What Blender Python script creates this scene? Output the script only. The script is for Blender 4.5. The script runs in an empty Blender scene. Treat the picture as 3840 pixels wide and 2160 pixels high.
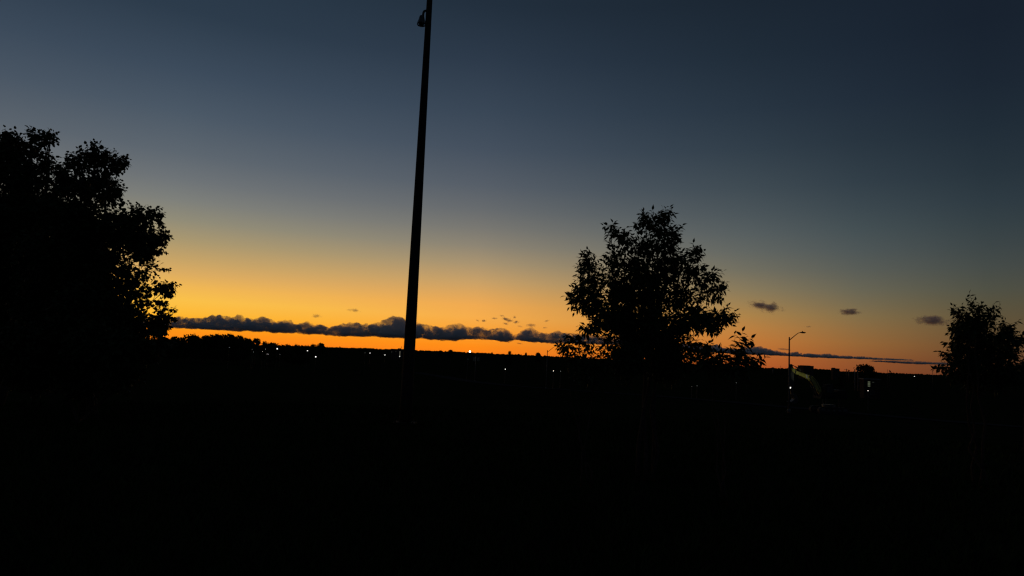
import bpy, bmesh, math, random
import numpy as np
from mathutils import Vector, Matrix, noise as mnoise

random.seed(7)
rng = np.random.default_rng(7)
scene = bpy.context.scene
col = scene.collection

# ------------------------------------------------------------------ camera
FOCAL_PX = 2560.0                     # focal length in pixels of the 3840 wide photograph (24 mm)
EYE = Vector((0.0, 0.0, 1.7))
PITCH, ROLL = math.radians(5.58), math.radians(2.6)
cam_data = bpy.data.cameras.new('camera')
cam_data.sensor_width = 36.0
cam_data.lens = 24.0
cam_data.clip_start = 0.1
cam_data.clip_end = 60000.0
cam = bpy.data.objects.new('camera', cam_data)
col.objects.link(cam)
CAM_ROT = Matrix.Rotation(math.pi / 2 + PITCH, 3, 'X') @ Matrix.Rotation(ROLL, 3, 'Z')
cam.matrix_world = Matrix.Translation(EYE) @ CAM_ROT.to_4x4()
scene.camera = cam

scene.view_settings.view_transform = 'Standard'
scene.view_settings.look = 'None'
scene.view_settings.exposure = 0.0
scene.view_settings.gamma = 1.0
scene.view_settings.use_curve_mapping = False
scene.render.engine = 'CYCLES'
scene.cycles.use_denoising = True
scene.cycles.max_bounces = 32
scene.cycles.diffuse_bounces = 2
scene.cycles.glossy_bounces = 2
scene.cycles.transparent_max_bounces = 16
scene.cycles.volume_bounces = 32
scene.cycles.filter_width = 1.3


def ray(px, py):
    d = CAM_ROT @ Vector(((px - 1920.0) / FOCAL_PX, -(py - 1080.0) / FOCAL_PX, -1.0))
    return d


def at(px, py, depth):
    """world point seen at photo pixel (px, py), at forward distance depth"""
    d = ray(px, py)
    return EYE + d * (depth / d.y)


def az_el(px, py):
    d = ray(px, py).normalized()
    return math.degrees(math.atan2(d.x, d.y)), math.degrees(math.asin(d.z))


def lin(c):
    c = np.asarray(c, float) / 255.0
    return np.where(c <= 0.04045, c / 12.92, ((c + 0.055) / 1.055) ** 2.4)


# ------------------------------------------------------------------ dusk sky
# sky colours (display values) read down columns of the photograph: x, [(y, r, g, b), ...]
SKY = [
    (830, [(0, 40, 55, 70), (248, 57, 72, 89), (414, 72, 86, 101), (580, 91, 101, 111), (704, 112, 117, 120), (787, 130, 131, 124),
           (870, 153, 145, 118), (952, 184, 158, 107), (1035, 219, 172, 98), (1100, 246, 187, 81), (1160, 254, 199, 68), (1235, 255, 158, 22), (1275, 255, 132, 25)]),
    (1780, [(0, 34, 47, 61), (180, 43, 56, 72), (360, 54, 68, 84), (540, 68, 80, 95), (720, 91, 98, 107), (810, 110, 112, 112),
            (900, 134, 129, 117), (980, 167, 147, 114), (1060, 204, 162, 103), (1140, 240, 170, 82), (1200, 249, 174, 74), (1290, 255, 146, 26), (1318, 254, 126, 24)]),
    (2830, [(0, 27, 38, 50), (270, 33, 46, 59), (450, 42, 55, 68), (640, 55, 68, 78), (800, 75, 85, 90), (910, 91, 98, 98),
            (1000, 108, 108, 97), (1100, 139, 123, 90), (1180, 169, 130, 74), (1250, 191, 126, 61), (1310, 193, 113, 50), (1365, 181, 89, 40)]),
    (3430, [(0, 24, 34, 47), (290, 29, 40, 54), (480, 35, 47, 58), (680, 45, 58, 68), (850, 60, 73, 78), (970, 73, 82, 84),
            (1100, 92, 93, 81), (1200, 114, 100, 71), (1300, 129, 92, 53), (1345, 124, 80, 47), (1395, 117, 67, 41)]),
    (3800, [(0, 22, 31, 43), (248, 25, 35, 47), (414, 29, 41, 53), (580, 35, 47, 56), (745, 44, 56, 64), (870, 54, 64, 67),
            (990, 66, 72, 69), (1080, 76, 77, 65), (1150, 85, 78, 57), (1250, 94, 75, 50), (1350, 94, 62, 41), (1410, 88, 51, 34)]),
]
SUN_AZ = -27.0                                    # where the sun went down
ELS = [0.0, 0.6, 1.2, 2.0, 3.0, 4.0, 5.0, 6.0, 7.5, 9.0, 10.5, 12.0, 14.0, 17.0, 20.0, 24.0, 28.0, 33.0]
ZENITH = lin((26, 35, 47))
cols_s = []
for x, rows in SKY:
    e = [az_el(x, r[0])[1] for r in rows][::-1]
    a = [az_el(x, r[0])[0] for r in rows][::-1]
    c = [np.array(r[1:], float) for r in rows][::-1]
    cols_s.append((np.array(e), np.array(a), np.array(c)))
STATIONS = [0.0, 12.0, 24.0, 36.0, 46.0, 54.0, 62.0]
table = {s: [] for s in STATIONS}
for el in ELS:
    da = [abs(np.interp(el, e, a) - SUN_AZ) for e, a, c in cols_s]
    cc = [np.array([np.interp(el, e, c[:, k]) for k in range(3)]) for e, a, c in cols_s]
    for s in STATIONS:
        table[s].append(np.array([np.interp(s, da, [v[k] for v in cc]) for k in range(3)]))
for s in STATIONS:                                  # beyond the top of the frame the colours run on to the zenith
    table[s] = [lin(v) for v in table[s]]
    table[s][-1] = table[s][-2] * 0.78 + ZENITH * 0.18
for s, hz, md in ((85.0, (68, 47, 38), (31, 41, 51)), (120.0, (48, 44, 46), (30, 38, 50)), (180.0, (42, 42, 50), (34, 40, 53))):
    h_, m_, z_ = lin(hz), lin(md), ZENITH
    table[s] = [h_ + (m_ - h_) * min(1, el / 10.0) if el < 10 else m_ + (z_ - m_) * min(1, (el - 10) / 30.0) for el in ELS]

world = bpy.data.worlds.new('World')
scene.world = world
world.use_nodes = True
wt = world.node_tree
wt.nodes.clear()


def nd(tree, kind, **kw):
    n = tree.nodes.new(kind)
    for k, v in kw.items():
        setattr(n, k, v)
    return n


def math_node(tree, op, a, b=None, c=None):
    n = nd(tree, 'ShaderNodeMath', operation=op)
    for i, v in enumerate((a, b, c)):
        if v is None:
            continue
        if isinstance(v, (int, float)):
            n.inputs[i].default_value = v
        else:
            tree.links.new(v, n.inputs[i])
    return n.outputs[0]


tc = nd(wt, 'ShaderNodeTexCoord')
sep = nd(wt, 'ShaderNodeSeparateXYZ')
wt.links.new(tc.outputs['Generated'], sep.inputs[0])
X, Y, Z = sep.outputs
el_rad = math_node(wt, 'ARCSINE', math_node(wt, 'MINIMUM', math_node(wt, 'MAXIMUM', Z, -1.0), 1.0))
el_n = math_node(wt, 'MULTIPLY', el_rad, 2 / math.pi)                 # 0 at the horizon, 1 at the zenith
el_n = math_node(wt, 'POWER', math_node(wt, 'MAXIMUM', el_n, 0.0), 0.5)   # more room near the horizon
hyp = math_node(wt, 'SQRT', math_node(wt, 'ADD', math_node(wt, 'MULTIPLY', X, X), math_node(wt, 'MULTIPLY', Y, Y)))
sx, sy = math.sin(math.radians(SUN_AZ)), math.cos(math.radians(SUN_AZ))
dot = math_node(wt, 'ADD', math_node(wt, 'MULTIPLY', X, sx), math_node(wt, 'MULTIPLY', Y, sy))
cosd = math_node(wt, 'DIVIDE', dot, math_node(wt, 'MAXIMUM', hyp, 1e-4))
d_deg = math_node(wt, 'MULTIPLY', math_node(wt, 'ARCCOSINE', math_node(wt, 'MINIMUM', math_node(wt, 'MAXIMUM', cosd, -1.0), 1.0)), 180 / math.pi)
prev = None
keys = sorted(table)
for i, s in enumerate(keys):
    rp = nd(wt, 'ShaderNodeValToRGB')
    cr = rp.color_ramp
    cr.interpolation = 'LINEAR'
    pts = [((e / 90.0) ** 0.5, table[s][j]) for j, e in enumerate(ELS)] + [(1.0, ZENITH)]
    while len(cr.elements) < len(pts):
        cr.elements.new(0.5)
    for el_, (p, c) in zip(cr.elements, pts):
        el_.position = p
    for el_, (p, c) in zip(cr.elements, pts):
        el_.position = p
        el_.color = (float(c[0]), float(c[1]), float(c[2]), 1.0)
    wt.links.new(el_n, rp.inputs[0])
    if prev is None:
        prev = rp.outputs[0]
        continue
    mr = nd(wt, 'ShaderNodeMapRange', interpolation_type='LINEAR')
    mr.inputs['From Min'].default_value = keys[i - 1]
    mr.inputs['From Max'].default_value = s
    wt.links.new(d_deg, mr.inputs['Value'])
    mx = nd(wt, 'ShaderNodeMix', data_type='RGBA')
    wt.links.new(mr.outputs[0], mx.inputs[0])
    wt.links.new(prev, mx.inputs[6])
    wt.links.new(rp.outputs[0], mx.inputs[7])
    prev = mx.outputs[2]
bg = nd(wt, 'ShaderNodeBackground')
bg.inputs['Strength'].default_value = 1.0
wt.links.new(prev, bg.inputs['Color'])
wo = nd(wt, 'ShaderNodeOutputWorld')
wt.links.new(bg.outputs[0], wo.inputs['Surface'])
world.cycles.sampling_method = 'MANUAL'
world.cycles.sample_map_resolution = 1024


# ------------------------------------------------------------------ materials
def mat(name, c, rough=0.7, var=0.3, scale=4.0, metallic=0.0, bump=0.0, spec=0.3, translucent=0.0):
    m = bpy.data.materials.new(name)
    m.use_nodes = True
    t = m.node_tree
    b = t.nodes['Principled BSDF']
    b.inputs['Roughness'].default_value = rough
    b.inputs['Metallic'].default_value = metallic
    b.inputs['Specular IOR Level'].default_value = spec
    co = nd(t, 'ShaderNodeTexCoord')
    nz = nd(t, 'ShaderNodeTexNoise')
    nz.inputs['Scale'].default_value = scale
    nz.inputs['Detail'].default_value = 5
    t.links.new(co.outputs['Object'], nz.inputs['Vector'])
    r = nd(t, 'ShaderNodeValToRGB')
    r.color_ramp.elements[0].position, r.color_ramp.elements[1].position = 0.3, 0.7
    r.color_ramp.elements[0].color = tuple(v * (1 - var) for v in c) + (1,)
    r.color_ramp.elements[1].color = tuple(min(1, v * (1 + var)) for v in c) + (1,)
    t.links.new(nz.outputs['Fac'], r.inputs[0])
    t.links.new(r.outputs[0], b.inputs['Base Color'])
    if bump:
        bp = nd(t, 'ShaderNodeBump')
        bp.inputs['Strength'].default_value = bump
        t.links.new(nz.outputs['Fac'], bp.inputs['Height'])
        t.links.new(bp.outputs[0], b.inputs['Normal'])
    if translucent:
        tr = nd(t, 'ShaderNodeBsdfTranslucent')
        t.links.new(r.outputs[0], tr.inputs['Color'])
        ms = nd(t, 'ShaderNodeMixShader')
        ms.inputs[0].default_value = translucent
        t.links.new(b.outputs[0], ms.inputs[1])
        t.links.new(tr.outputs[0], ms.inputs[2])
        t.links.new(ms.outputs[0], t.nodes['Material Output'].inputs['Surface'])
    return m


def emit(name, c, strength):
    m = bpy.data.materials.new(name)
    m.use_nodes = True
    t = m.node_tree
    t.nodes.clear()
    e = nd(t, 'ShaderNodeEmission')
    e.inputs['Color'].default_value = tuple(c) + (1,)
    e.inputs['Strength'].default_value = strength
    o = nd(t, 'ShaderNodeOutputMaterial')
    t.links.new(e.outputs[0], o.inputs['Surface'])
    return m


M = dict(
    soil=mat('dark_turf', (0.018, 0.023, 0.010), 1.0, 0.4, 0.6, spec=0.0),
    grass=mat('grass_blade', (0.028, 0.045, 0.014), 0.9, 0.4, 2.0, spec=0.0),
    leaf_long=mat('pointed_leaf', (0.04, 0.06, 0.02), 0.6, 0.35, 9.0, spec=0.15, translucent=0.12),
    leaf_round=mat('round_leaf', (0.04, 0.055, 0.02), 0.6, 0.35, 7.0, spec=0.15, translucent=0.12),
    far_leaf=mat('far_foliage', (0.035, 0.05, 0.02), 0.9, 0.4, 1.2, spec=0.0),
    bark=mat('bark', (0.07, 0.055, 0.042), 0.9, 0.4, 14.0, bump=0.4, spec=0.1),
    pole=mat('bronze_painted_steel', (0.035, 0.032, 0.028), 0.8, 0.25, 6.0, spec=0.1),
    galv=mat('weathered_galvanised_steel', (0.12, 0.12, 0.115), 0.6, 0.25, 5.0, spec=0.3),
    black=mat('black_plastic', (0.02, 0.02, 0.02), 0.8, 0.2, 8.0, spec=0.1),
    yellow=mat('scuffed_yellow_paint', (0.50, 0.46, 0.11), 0.5, 0.3, 3.5, bump=0.1),
    dark_steel=mat('dark_steel', (0.06, 0.06, 0.055), 0.45, 0.3, 5.0),
    grey_steel=mat('dull_grey_steel', (0.14, 0.14, 0.12), 0.6, 0.3, 4.0),
    rubber=mat('rubber_track', (0.025, 0.025, 0.025), 0.8, 0.3, 9.0),
    asphalt=mat('asphalt', (0.04, 0.04, 0.04), 1.0, 0.3, 3.0, spec=0.0),
    concrete=mat('grey_concrete', (0.2, 0.19, 0.18), 0.95, 0.2, 0.6, spec=0.0),
    brick=mat('brown_brick', (0.06, 0.045, 0.038), 0.95, 0.3, 1.5, spec=0.0),
    pane=mat('dark_window_glass', (0.03, 0.035, 0.04), 0.15, 0.2, 1.0, spec=0.5),
    signal=mat('pale_signal_housing', (0.42, 0.41, 0.33), 0.5, 0.15, 5.0),
    cloth=mat('flag_cloth', (0.12, 0.08, 0.08), 0.9, 0.3, 3.0),
    white=mat('white_paint', (0.7, 0.7, 0.68), 0.4, 0.08, 6.0),
)
LAMP = emit('lit_lamp_white', (1.0, 0.97, 0.86), 6.0)
LAMP_SMALL = emit('lit_lamp_small', (1.0, 0.97, 0.88), 1.9)
LAMP_DIM = emit('lit_lamp_dim', (0.95, 1.0, 0.95), 0.35)
WIN_LIT = emit('lit_window', (1.0, 0.93, 0.72), 0.16)
WIN_STAIR = emit('lit_stair_window', (0.88, 1.0, 0.62), 0.085)


def glass_mat():
    m = bpy.data.materials.new('smoky_clear_dome')
    m.use_nodes = True
    t = m.node_tree
    t.nodes.clear()
    tr = nd(t, 'ShaderNodeBsdfTransparent')
    tr.inputs['Color'].default_value = (0.6, 0.6, 0.6, 1)
    gl = nd(t, 'ShaderNodeBsdfGlossy')
    gl.inputs['Roughness'].default_value = 0.1
    ms = nd(t, 'ShaderNodeMixShader')
    ms.inputs[0].default_value = 0.08
    o = nd(t, 'ShaderNodeOutputMaterial')
    t.links.new(tr.outputs[0], ms.inputs[1])
    t.links.new(gl.outputs[0], ms.inputs[2])
    t.links.new(ms.outputs[0], o.inputs['Surface'])
    return m


M['dome'] = glass_mat()


# ------------------------------------------------------------------ object helpers
def tag(o, label=None, cat=None, group=None, kind=None):
    if label:
        o['label'] = label
    if cat:
        o['category'] = cat
    if group:
        o['group'] = group
    if kind:
        o['kind'] = kind
    return o


def empty(name, loc, label, cat, group=None):
    o = bpy.data.objects.new(name, None)
    o.empty_display_size = 0.2
    o.location = loc
    col.objects.link(o)
    return tag(o, label, cat, group)


def link_mesh(name, me, material, parent=None, smooth=False, loc=None):
    o = bpy.data.objects.new(name, me)
    if material is not None and not me.materials:
        me.materials.append(material)
    if smooth:
        me.polygons.foreach_set('use_smooth', np.ones(len(me.polygons), dtype=bool))
    col.objects.link(o)
    if parent is not None:
        o.parent = parent
        if loc is None:                                  # mesh given in world space: make it local to the unrotated parent
            o.location = -Vector(parent_world(parent))
    if loc is not None:
        o.location = loc
    return o


def parent_world(p):
    v = Vector(p.location)
    while p.parent is not None:
        p = p.parent
        v = v + Vector(p.location)
    return v


class MB:
    """collects shapes in world space"""
    def __init__(self):
        self.v, self.f = [], []

    def add(self, vs, fs):
        b = len(self.v)
        self.v += [tuple(v) for v in vs]
        self.f += [tuple(i + b for i in f) for f in fs]

    def box(self, c, size, rot=None):
        h = Vector(size) / 2
        vs = []
        for sx_ in (-1, 1):
            for sy_ in (-1, 1):
                for sz_ in (-1, 1):
                    v = Vector((sx_ * h.x, sy_ * h.y, sz_ * h.z))
                    if rot is not None:
                        v = rot @ v
                    vs.append(Vector(c) + v)
        self.add(vs, [(0, 1, 3, 2), (4, 6, 7, 5), (0, 4, 5, 1), (2, 3, 7, 6), (0, 2, 6, 4), (1, 5, 7, 3)])

    def tube(self, pts, radii, n=8, cap=True):
        pts = [Vector(p) for p in pts]
        if isinstance(radii, (int, float)):
            radii = [radii] * len(pts)
        rings = []
        ref = None
        for i, p in enumerate(pts):
            t = (pts[min(i + 1, len(pts) - 1)] - pts[max(i - 1, 0)]).normalized()
            if ref is None:
                ref = Vector((1, 0, 0)) if abs(t.x) < 0.9 else Vector((0, 1, 0))
            u = (ref - t * ref.dot(t)).normalized()
            ref = u
            w = t.cross(u)
            rings.append([p + (u * math.cos(2 * math.pi * k / n) + w * math.sin(2 * math.pi * k / n)) * radii[i] for k in range(n)])
        vs = [v for r in rings for v in r]
        fs = []
        for i in range(len(pts) - 1):
            for k in range(n):
                a, b_ = i * n + k, i * n + (k + 1) % n
                fs.append((a, b_, b_ + n, a + n))
        if cap:
            fs.append(tuple(range(n))[::-1])
            fs.append(tuple((len(pts) - 1) * n + k for k in range(n)))
        self.add(vs, fs)

    def lathe(self, c, prof, n=24, axis=None):
        """prof: (radius, height) pairs about a vertical axis through c"""
        c = Vector(c)
        vs = [c + Vector((r * math.cos(2 * math.pi * k / n), r * math.sin(2 * math.pi * k / n), h)) for r, h in prof for k in range(n)]
        fs = []
        for i in range(len(prof) - 1):
            for k in range(n):
                a, b_ = i * n + k, i * n + (k + 1) % n
                fs.append((a, b_, b_ + n, a + n))
        self.add(vs, fs)

    def prism(self, poly, depth_vec):
        """closed polygon (list of points) extruded along depth_vec, centred on the polygon"""
        dv = Vector(depth_vec)
        n = len(poly)
        vs = [Vector(p) - dv / 2 for p in poly] + [Vector(p) + dv / 2 for p in poly]
        fs = [tuple(range(n))[::-1], tuple(range(n, 2 * n))]
        for k in range(n):
            fs.append((k, (k + 1) % n, n + (k + 1) % n, n + k))
        self.add(vs, fs)

    def ball(self, c, r, n=12, m=8, sq=(1, 1, 1)):
        prof = [(r * math.sin(math.pi * j / m), -r * math.cos(math.pi * j / m)) for j in range(m + 1)]
        c = Vector(c)
        vs = [c + Vector((a * math.cos(2 * math.pi * k / n) * sq[0], a * math.sin(2 * math.pi * k / n) * sq[1], h * sq[2])) for a, h in prof for k in range(n)]
        fs = []
        for i in range(m):
            for k in range(n):
                a, b_ = i * n + k, i * n + (k + 1) % n
                fs.append((a, b_, b_ + n, a + n))
        self.add(vs, fs)

    def mesh(self, name):
        me = bpy.data.meshes.new(name)
        me.from_pydata(self.v, [], self.f)
        me.update()
        return me

    def build(self, name, material, parent=None, smooth=False):
        me = self.mesh(name)
        bm = bmesh.new()
        bm.from_mesh(me)
        bmesh.ops.remove_doubles(bm, verts=bm.verts, dist=1e-5)
        bmesh.ops.recalc_face_normals(bm, faces=bm.faces)
        bm.to_mesh(me)
        bm.free()
        if parent is None and smooth is not None:
            pass
        return link_mesh(name, me, material, parent, bool(smooth))


def np_mesh(name, V, F, material):
    """bulk mesh from vertex array and a triangle index array"""
    me = bpy.data.meshes.new(name)
    V = np.asarray(V, np.float32)
    F = np.asarray(F, np.int32)
    me.vertices.add(len(V))
    me.vertices.foreach_set('co', V.ravel())
    me.loops.add(F.size)
    me.loops.foreach_set('vertex_index', F.ravel())
    me.polygons.add(len(F))
    k = F.shape[1]
    me.polygons.foreach_set('loop_start', np.arange(0, F.size, k, dtype=np.int32))
    me.polygons.foreach_set('loop_total', np.full(len(F), k, np.int32))
    me.update(calc_edges=True)
    me.validate()
    if material:
        me.materials.append(material)
    return me


# ------------------------------------------------------------------ the ground
R_PROF = [(0, 0.0), (12, 0.0), (30, -0.7), (60, -2.3), (85, -3.5), (147, -5.2), (210, -7.0), (400, -9.6), (700, -13.0), (1300, -15.0), (2200, -12.0)]
RIDGE_R = 3000.0
SKYLINE = [(300, 1272), (900, 1292), (1100, 1299), (1240, 1304), (1350, 1307), (1460, 1311), (1555, 1315), (1700, 1320), (1850, 1328), (1950, 1332), (2100, 1339),
           (2480, 1360), (2830, 1380), (2960, 1383), (3055, 1385), (3110, 1388), (3150, 1394), (3230, 1396), (3360, 1401), (3500, 1407), (3800, 1421)]
RID_AZ = [az_el(*p)[0] for p in SKYLINE]
RID_Z = [EYE.z + RIDGE_R * math.tan(math.radians(az_el(*p)[1])) for p in SKYLINE]


def ground_z(x, y):
    r = math.hypot(x, y)
    a = math.degrees(math.atan2(x, y))
    rz = float(np.interp(a, RID_AZ, RID_Z))
    rr = [p[0] for p in R_PROF] + [RIDGE_R - 250, RIDGE_R, RIDGE_R + 700, 9000, 20000]
    zz = [p[1] for p in R_PROF] + [rz - 1.2, rz, rz - 14, -60, -120]
    z = float(np.interp(r, rr, zz))
    if r > 8:
        k = min(1.0, (r - 8) / 60.0)
        z += k * 0.25 * mnoise.noise(Vector((x * 0.02, y * 0.02, 3.1)))
    z += 0.03 * mnoise.noise(Vector((x * 0.5, y * 0.5, 0)))
    return z


azs = np.concatenate([np.arange(-180, -46, 4.0), np.arange(-46, 46, 0.35), np.arange(46, 180, 4.0)])
rads = np.concatenate([[0.4], np.geomspace(0.8, 400, 70), np.geomspace(430, 2700, 24), [2750, 2800, 2900, 2960, 3000, 3050, 3120, 3300, 3700, 5000, 9000, 20000]])
V = []
for r in rads:
    for a in azs:
        x, y = r * math.sin(math.radians(a)), r * math.cos(math.radians(a))
        V.append((x, y, ground_z(x, y)))
na = len(azs)
V.append((0, 0, ground_z(0, 0)))
F = []
for i in range(len(rads) - 1):
    for k in range(na):
        a, b = i * na + k, i * na + (k + 1) % na
        F.append((a, a + na, b + na))
        F.append((a, b + na, b))
c0 = len(V) - 1
for k in range(na):
    F.append((c0, k, (k + 1) % na))
g = link_mesh('ground', np_mesh('ground', V, np.array(F)[:, ::-1], M['soil']), None, smooth=True)
tag(g, 'dark unlit grassy ground sloping away to a far ridge', kind='structure')

# road beside the street lamps, draped a little above the ground
road_pts = [(90, 60), (52, 84), (40, 100), (26, 125), (12, 147), (-2, 180), (-12, 212), (-25, 260), (-45, 330)]
V, F = [], []
fine = []
for i in range(len(road_pts) - 1):
    for t in np.linspace(0, 1, 14, endpoint=False):
        fine.append(Vector(road_pts[i]).lerp(Vector(road_pts[i + 1]), t))
for i, p in enumerate(fine):
    t = (fine[min(i + 1, len(fine) - 1)] - fine[max(i - 1, 0)]).normalized()
    nrm = Vector((t.y, -t.x))
    for s in np.linspace(-3.6, 3.6, 9):
        q = p + nrm * s
        V.append((q.x, q.y, ground_z(q.x, q.y) + 0.09))
for i in range(len(fine) - 1):
    for k in range(8):
        a = i * 9 + k
        F.append((a, a + 1, a + 10, a + 9))
tag(link_mesh('road', np_mesh('road', V, F, M['asphalt']), None), 'dark asphalt road running past the street lamps', kind='structure')


# ------------------------------------------------------------------ leaves and trees
def leaf_template(ts, hw, fold, droop):
    """leaf along +X, length 1, midrib in the XZ plane, normal +Z"""
    mid = [(t, 0.0, -droop * t * t) for t in ts]
    L = [(t - 0.04, h, -droop * t * t + fold * h) for t, h in zip(ts, hw) if h > 0]
    R = [(t - 0.04, -h, -droop * t * t + fold * h) for t, h in zip(ts, hw) if h > 0]
    n, m = len(mid), len(L)
    V = np.array(mid + L + R, float)
    F = []
    for off, flip in ((n, False), (n + m, True)):
        fs = [(0, 1, off)]
        for k in range(m - 1):
            fs += [(k + 1, k + 2, off + k + 1), (k + 1, off + k + 1, off + k)]
        fs.append((m, m + 1, off + m - 1))
        F += [f[::-1] if flip else f for f in fs]
    return V, np.array(F)


LONG_LEAF = leaf_template([0, 0.18, 0.42, 0.68, 0.86, 1.0], [0, 0.15, 0.225, 0.14, 0.045, 0], 0.3, 0.22)
ROUND_LEAF = leaf_template([0, 0.16, 0.5, 0.82, 1.0], [0, 0.34, 0.44, 0.22, 0], 0.25, 0.15)
LEAF_MESH = {}


def norm(v):
    return v / np.maximum(np.linalg.norm(v, axis=-1, keepdims=True), 1e-9)


def leaf_frames(pos, axis, nrm, size):
    X = norm(axis)
    Yv = norm(np.cross(nrm, X))
    Zv = np.cross(X, Yv)
    return np.stack([X, Yv, Zv], axis=-1) * size[:, None, None]     # columns


def leaves_mesh(name, pos, frames, template, material):
    TV, TF = template
    V = pos[:, None, :] + np.einsum('nij,vj->nvi', frames, TV)
    F = TF[None] + (np.arange(len(pos)) * len(TV))[:, None, None]
    return np_mesh(name, V.reshape(-1, 3), F.reshape(-1, 3), material)


def unit(n):
    v = rng.normal(size=(n, 3))
    return norm(v)


def curve(a, b, sag=0.0, n=5, wob=0.0):
    a, b = Vector(a), Vector(b)
    L = (b - a).length
    out = []
    for i in range(n + 1):
        t = i / n
        p = a.lerp(b, t)
        p.z += sag * L * math.sin(math.pi * t)
        if 0 < i < n:
            p += Vector(rng.normal(size=3)) * wob * L
        out.append(p)
    return out


def grow_tree(name, label, cat, base, depth, lobes, shoots, leaf_kind, leaf_len, per_area, upward, spread, trunk_r, group=None,
              singles=300, stems=1, fill=0.8, dense_y=1060, pitch_gap=0.42, twig_len=(0.55, 1.05)):
    """lobes: (x, y, r, density) in photo pixels; each becomes a real lump of branches round the trunk, at its own depth.
       shoots: (tip x, tip y, root x, root y) the long shoots that stand out of the crown"""
    px = depth / FOCAL_PX
    bz = ground_z(base.x, base.y)
    base = Vector((base.x, base.y, bz - 0.03))
    root = empty(name, base, label, cat, group)
    template, lmat = (LONG_LEAF, M['leaf_long']) if leaf_kind == 'long' else (ROUND_LEAF, M['leaf_round'])
    wood = MB()
    twigs_a, twigs_b, twig_dense = [], [], []
    lob = []
    for x, y, r, dens in lobes:
        dz = rng.uniform(-1, 1) * spread
        lob.append((at(x, y, depth + dz), fill * r * px * (depth + dz) / depth, dens, y))
    zs = sorted(l[0].z for l in lob)
    ztop = zs[-1]
    # stems
    stem_pts = []
    for s in range(stems):
        b0 = base + Vector((rng.uniform(-1, 1) * 0.12 * (stems > 1) * spread * 2, rng.uniform(-1, 1) * 0.1 * (stems > 1), 0))
        tgt = max(lob, key=lambda l: l[0].z + rng.uniform(0, 0.35 * (ztop - bz)) * (s > 0))[0]
        pts = curve(b0, tgt, 0.0, 8, 0.012)
        rad = [trunk_r * (1 - 0.9 * i / 8) for i in range(9)]
        wood.tube(pts, rad, 8)
        stem_pts.append(pts)
    trunk = wood.build('trunk', M['bark'], root, True)
    allp = [(p, i) for pts in stem_pts for i, p in enumerate(pts)]
    for c, r, dens, y in lob:
        # limb from the stem point below the lobe
        best = min(allp, key=lambda q: (q[0] - c).length + 3.0 * max(0, q[0].z - (c.z - 0.35 * (Vector((q[0].x, q[0].y, 0)) - Vector((c.x, c.y, 0))).length - r * 0.4)))
        L = (best[0] - c).length
        if L > r * 0.3:
            limb = MB()
            limb.tube(curve(best[0], c, -0.06, 5, 0.02), [max(0.004, trunk_r * 0.24 * (1 - 0.8 * k / 5)) * min(1, 0.35 + L / 3) for k in range(6)], 6)
            limb.build('limb', M['bark'], root, True)
        low = min(1.0, max(0.0, (y - dense_y) / 120.0)) if dens >= 0.85 else 0.0      # the crown is thickest low down
        n = max(5, int((dens + 0.9 * low) * per_area * (r / leaf_len) ** 2))
        o = unit(n)
        ca = np.array(c)
        a = ca + o * r * 0.78 * rng.random((n, 1)) ** 0.4
        d = unit(n) + o * 0.7
        d[:, 2] += upward
        d = norm(d)
        ln = np.minimum(rng.uniform(1.6, 3.6, (n, 1)) * leaf_len, 0.32 * r + 1.0 * leaf_len)
        twigs_a.append(a)
        twigs_b.append(a + d * ln)
    A, B = np.concatenate(twigs_a), np.concatenate(twigs_b)
    lob_n = len(A)
    for tx, ty, rx, ry in shoots:
        dz = rng.uniform(-1, 1) * spread * 0.6
        a_, b_ = np.array(at(rx, ry, depth + dz)), np.array(at(tx, ty, depth + dz * 1.15))
        A = np.vstack([A, a_])
        B = np.vstack([B, b_])
        for q in range(2):                          # side shoots that fork off below the tip
            f0, f1 = rng.uniform(0.0, 0.35), rng.uniform(0.55, 0.8)
            A = np.vstack([A, a_ + (b_ - a_) * f0])
            B = np.vstack([B, a_ + (b_ - a_) * f1 + rng.normal(size=3) * np.linalg.norm(b_ - a_) * np.array((0.2, 0.25, 0.12))])
    # twig wood: three-sided slivers
    tw = B - A
    L = np.linalg.norm(tw, axis=1)
    T = norm(tw)
    U = norm(np.cross(T, unit(len(T))))
    W = np.cross(T, U)
    rad0 = np.minimum(0.007, 0.003 + 0.004 * L)[:, None] * (1.0 if leaf_kind == 'long' else 1.25) * (depth / 10.0) ** 0.5
    ring = []
    for k in range(3):
        th = 2 * math.pi * k / 3
        ring.append((U * math.cos(th) + W * math.sin(th)))
    tv = np.stack([A + ring[k] * rad0 for k in range(3)] + [B + ring[k] * rad0 * 0.3 for k in range(3)], axis=1)
    tf = np.array([(0, 1, 4), (0, 4, 3), (1, 2, 5), (1, 5, 4), (2, 0, 3), (2, 3, 5)])
    TF = tf[None] + (np.arange(len(A)) * 6)[:, None, None]
    to = link_mesh('twigs', np_mesh('twigs', tv.reshape(-1, 3), TF.reshape(-1, 3), M['bark']), None, root)
    to['kind'] = 'stuff'
    # leaves, alternately left and right along each twig
    down = np.array((0, 0, -1.0))
    start = np.where(np.arange(len(A)) < lob_n, 0.2, 0.1)
    gap = leaf_len * pitch_gap * np.where(np.arange(len(A)) < lob_n, 1.0, 0.55)
    nl = np.maximum(2, (L * (1 - start) / gap).astype(int)) + 1
    idx = np.repeat(np.arange(len(A)), nl)
    k = np.arange(len(idx)) - np.repeat(np.cumsum(nl) - nl, nl)
    n_ = len(idx)
    f = start[idx] + (1 - start[idx]) * k / (nl[idx] - 1)
    last = (k == nl[idx] - 1)[:, None]
    t_ = T[idx]
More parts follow.
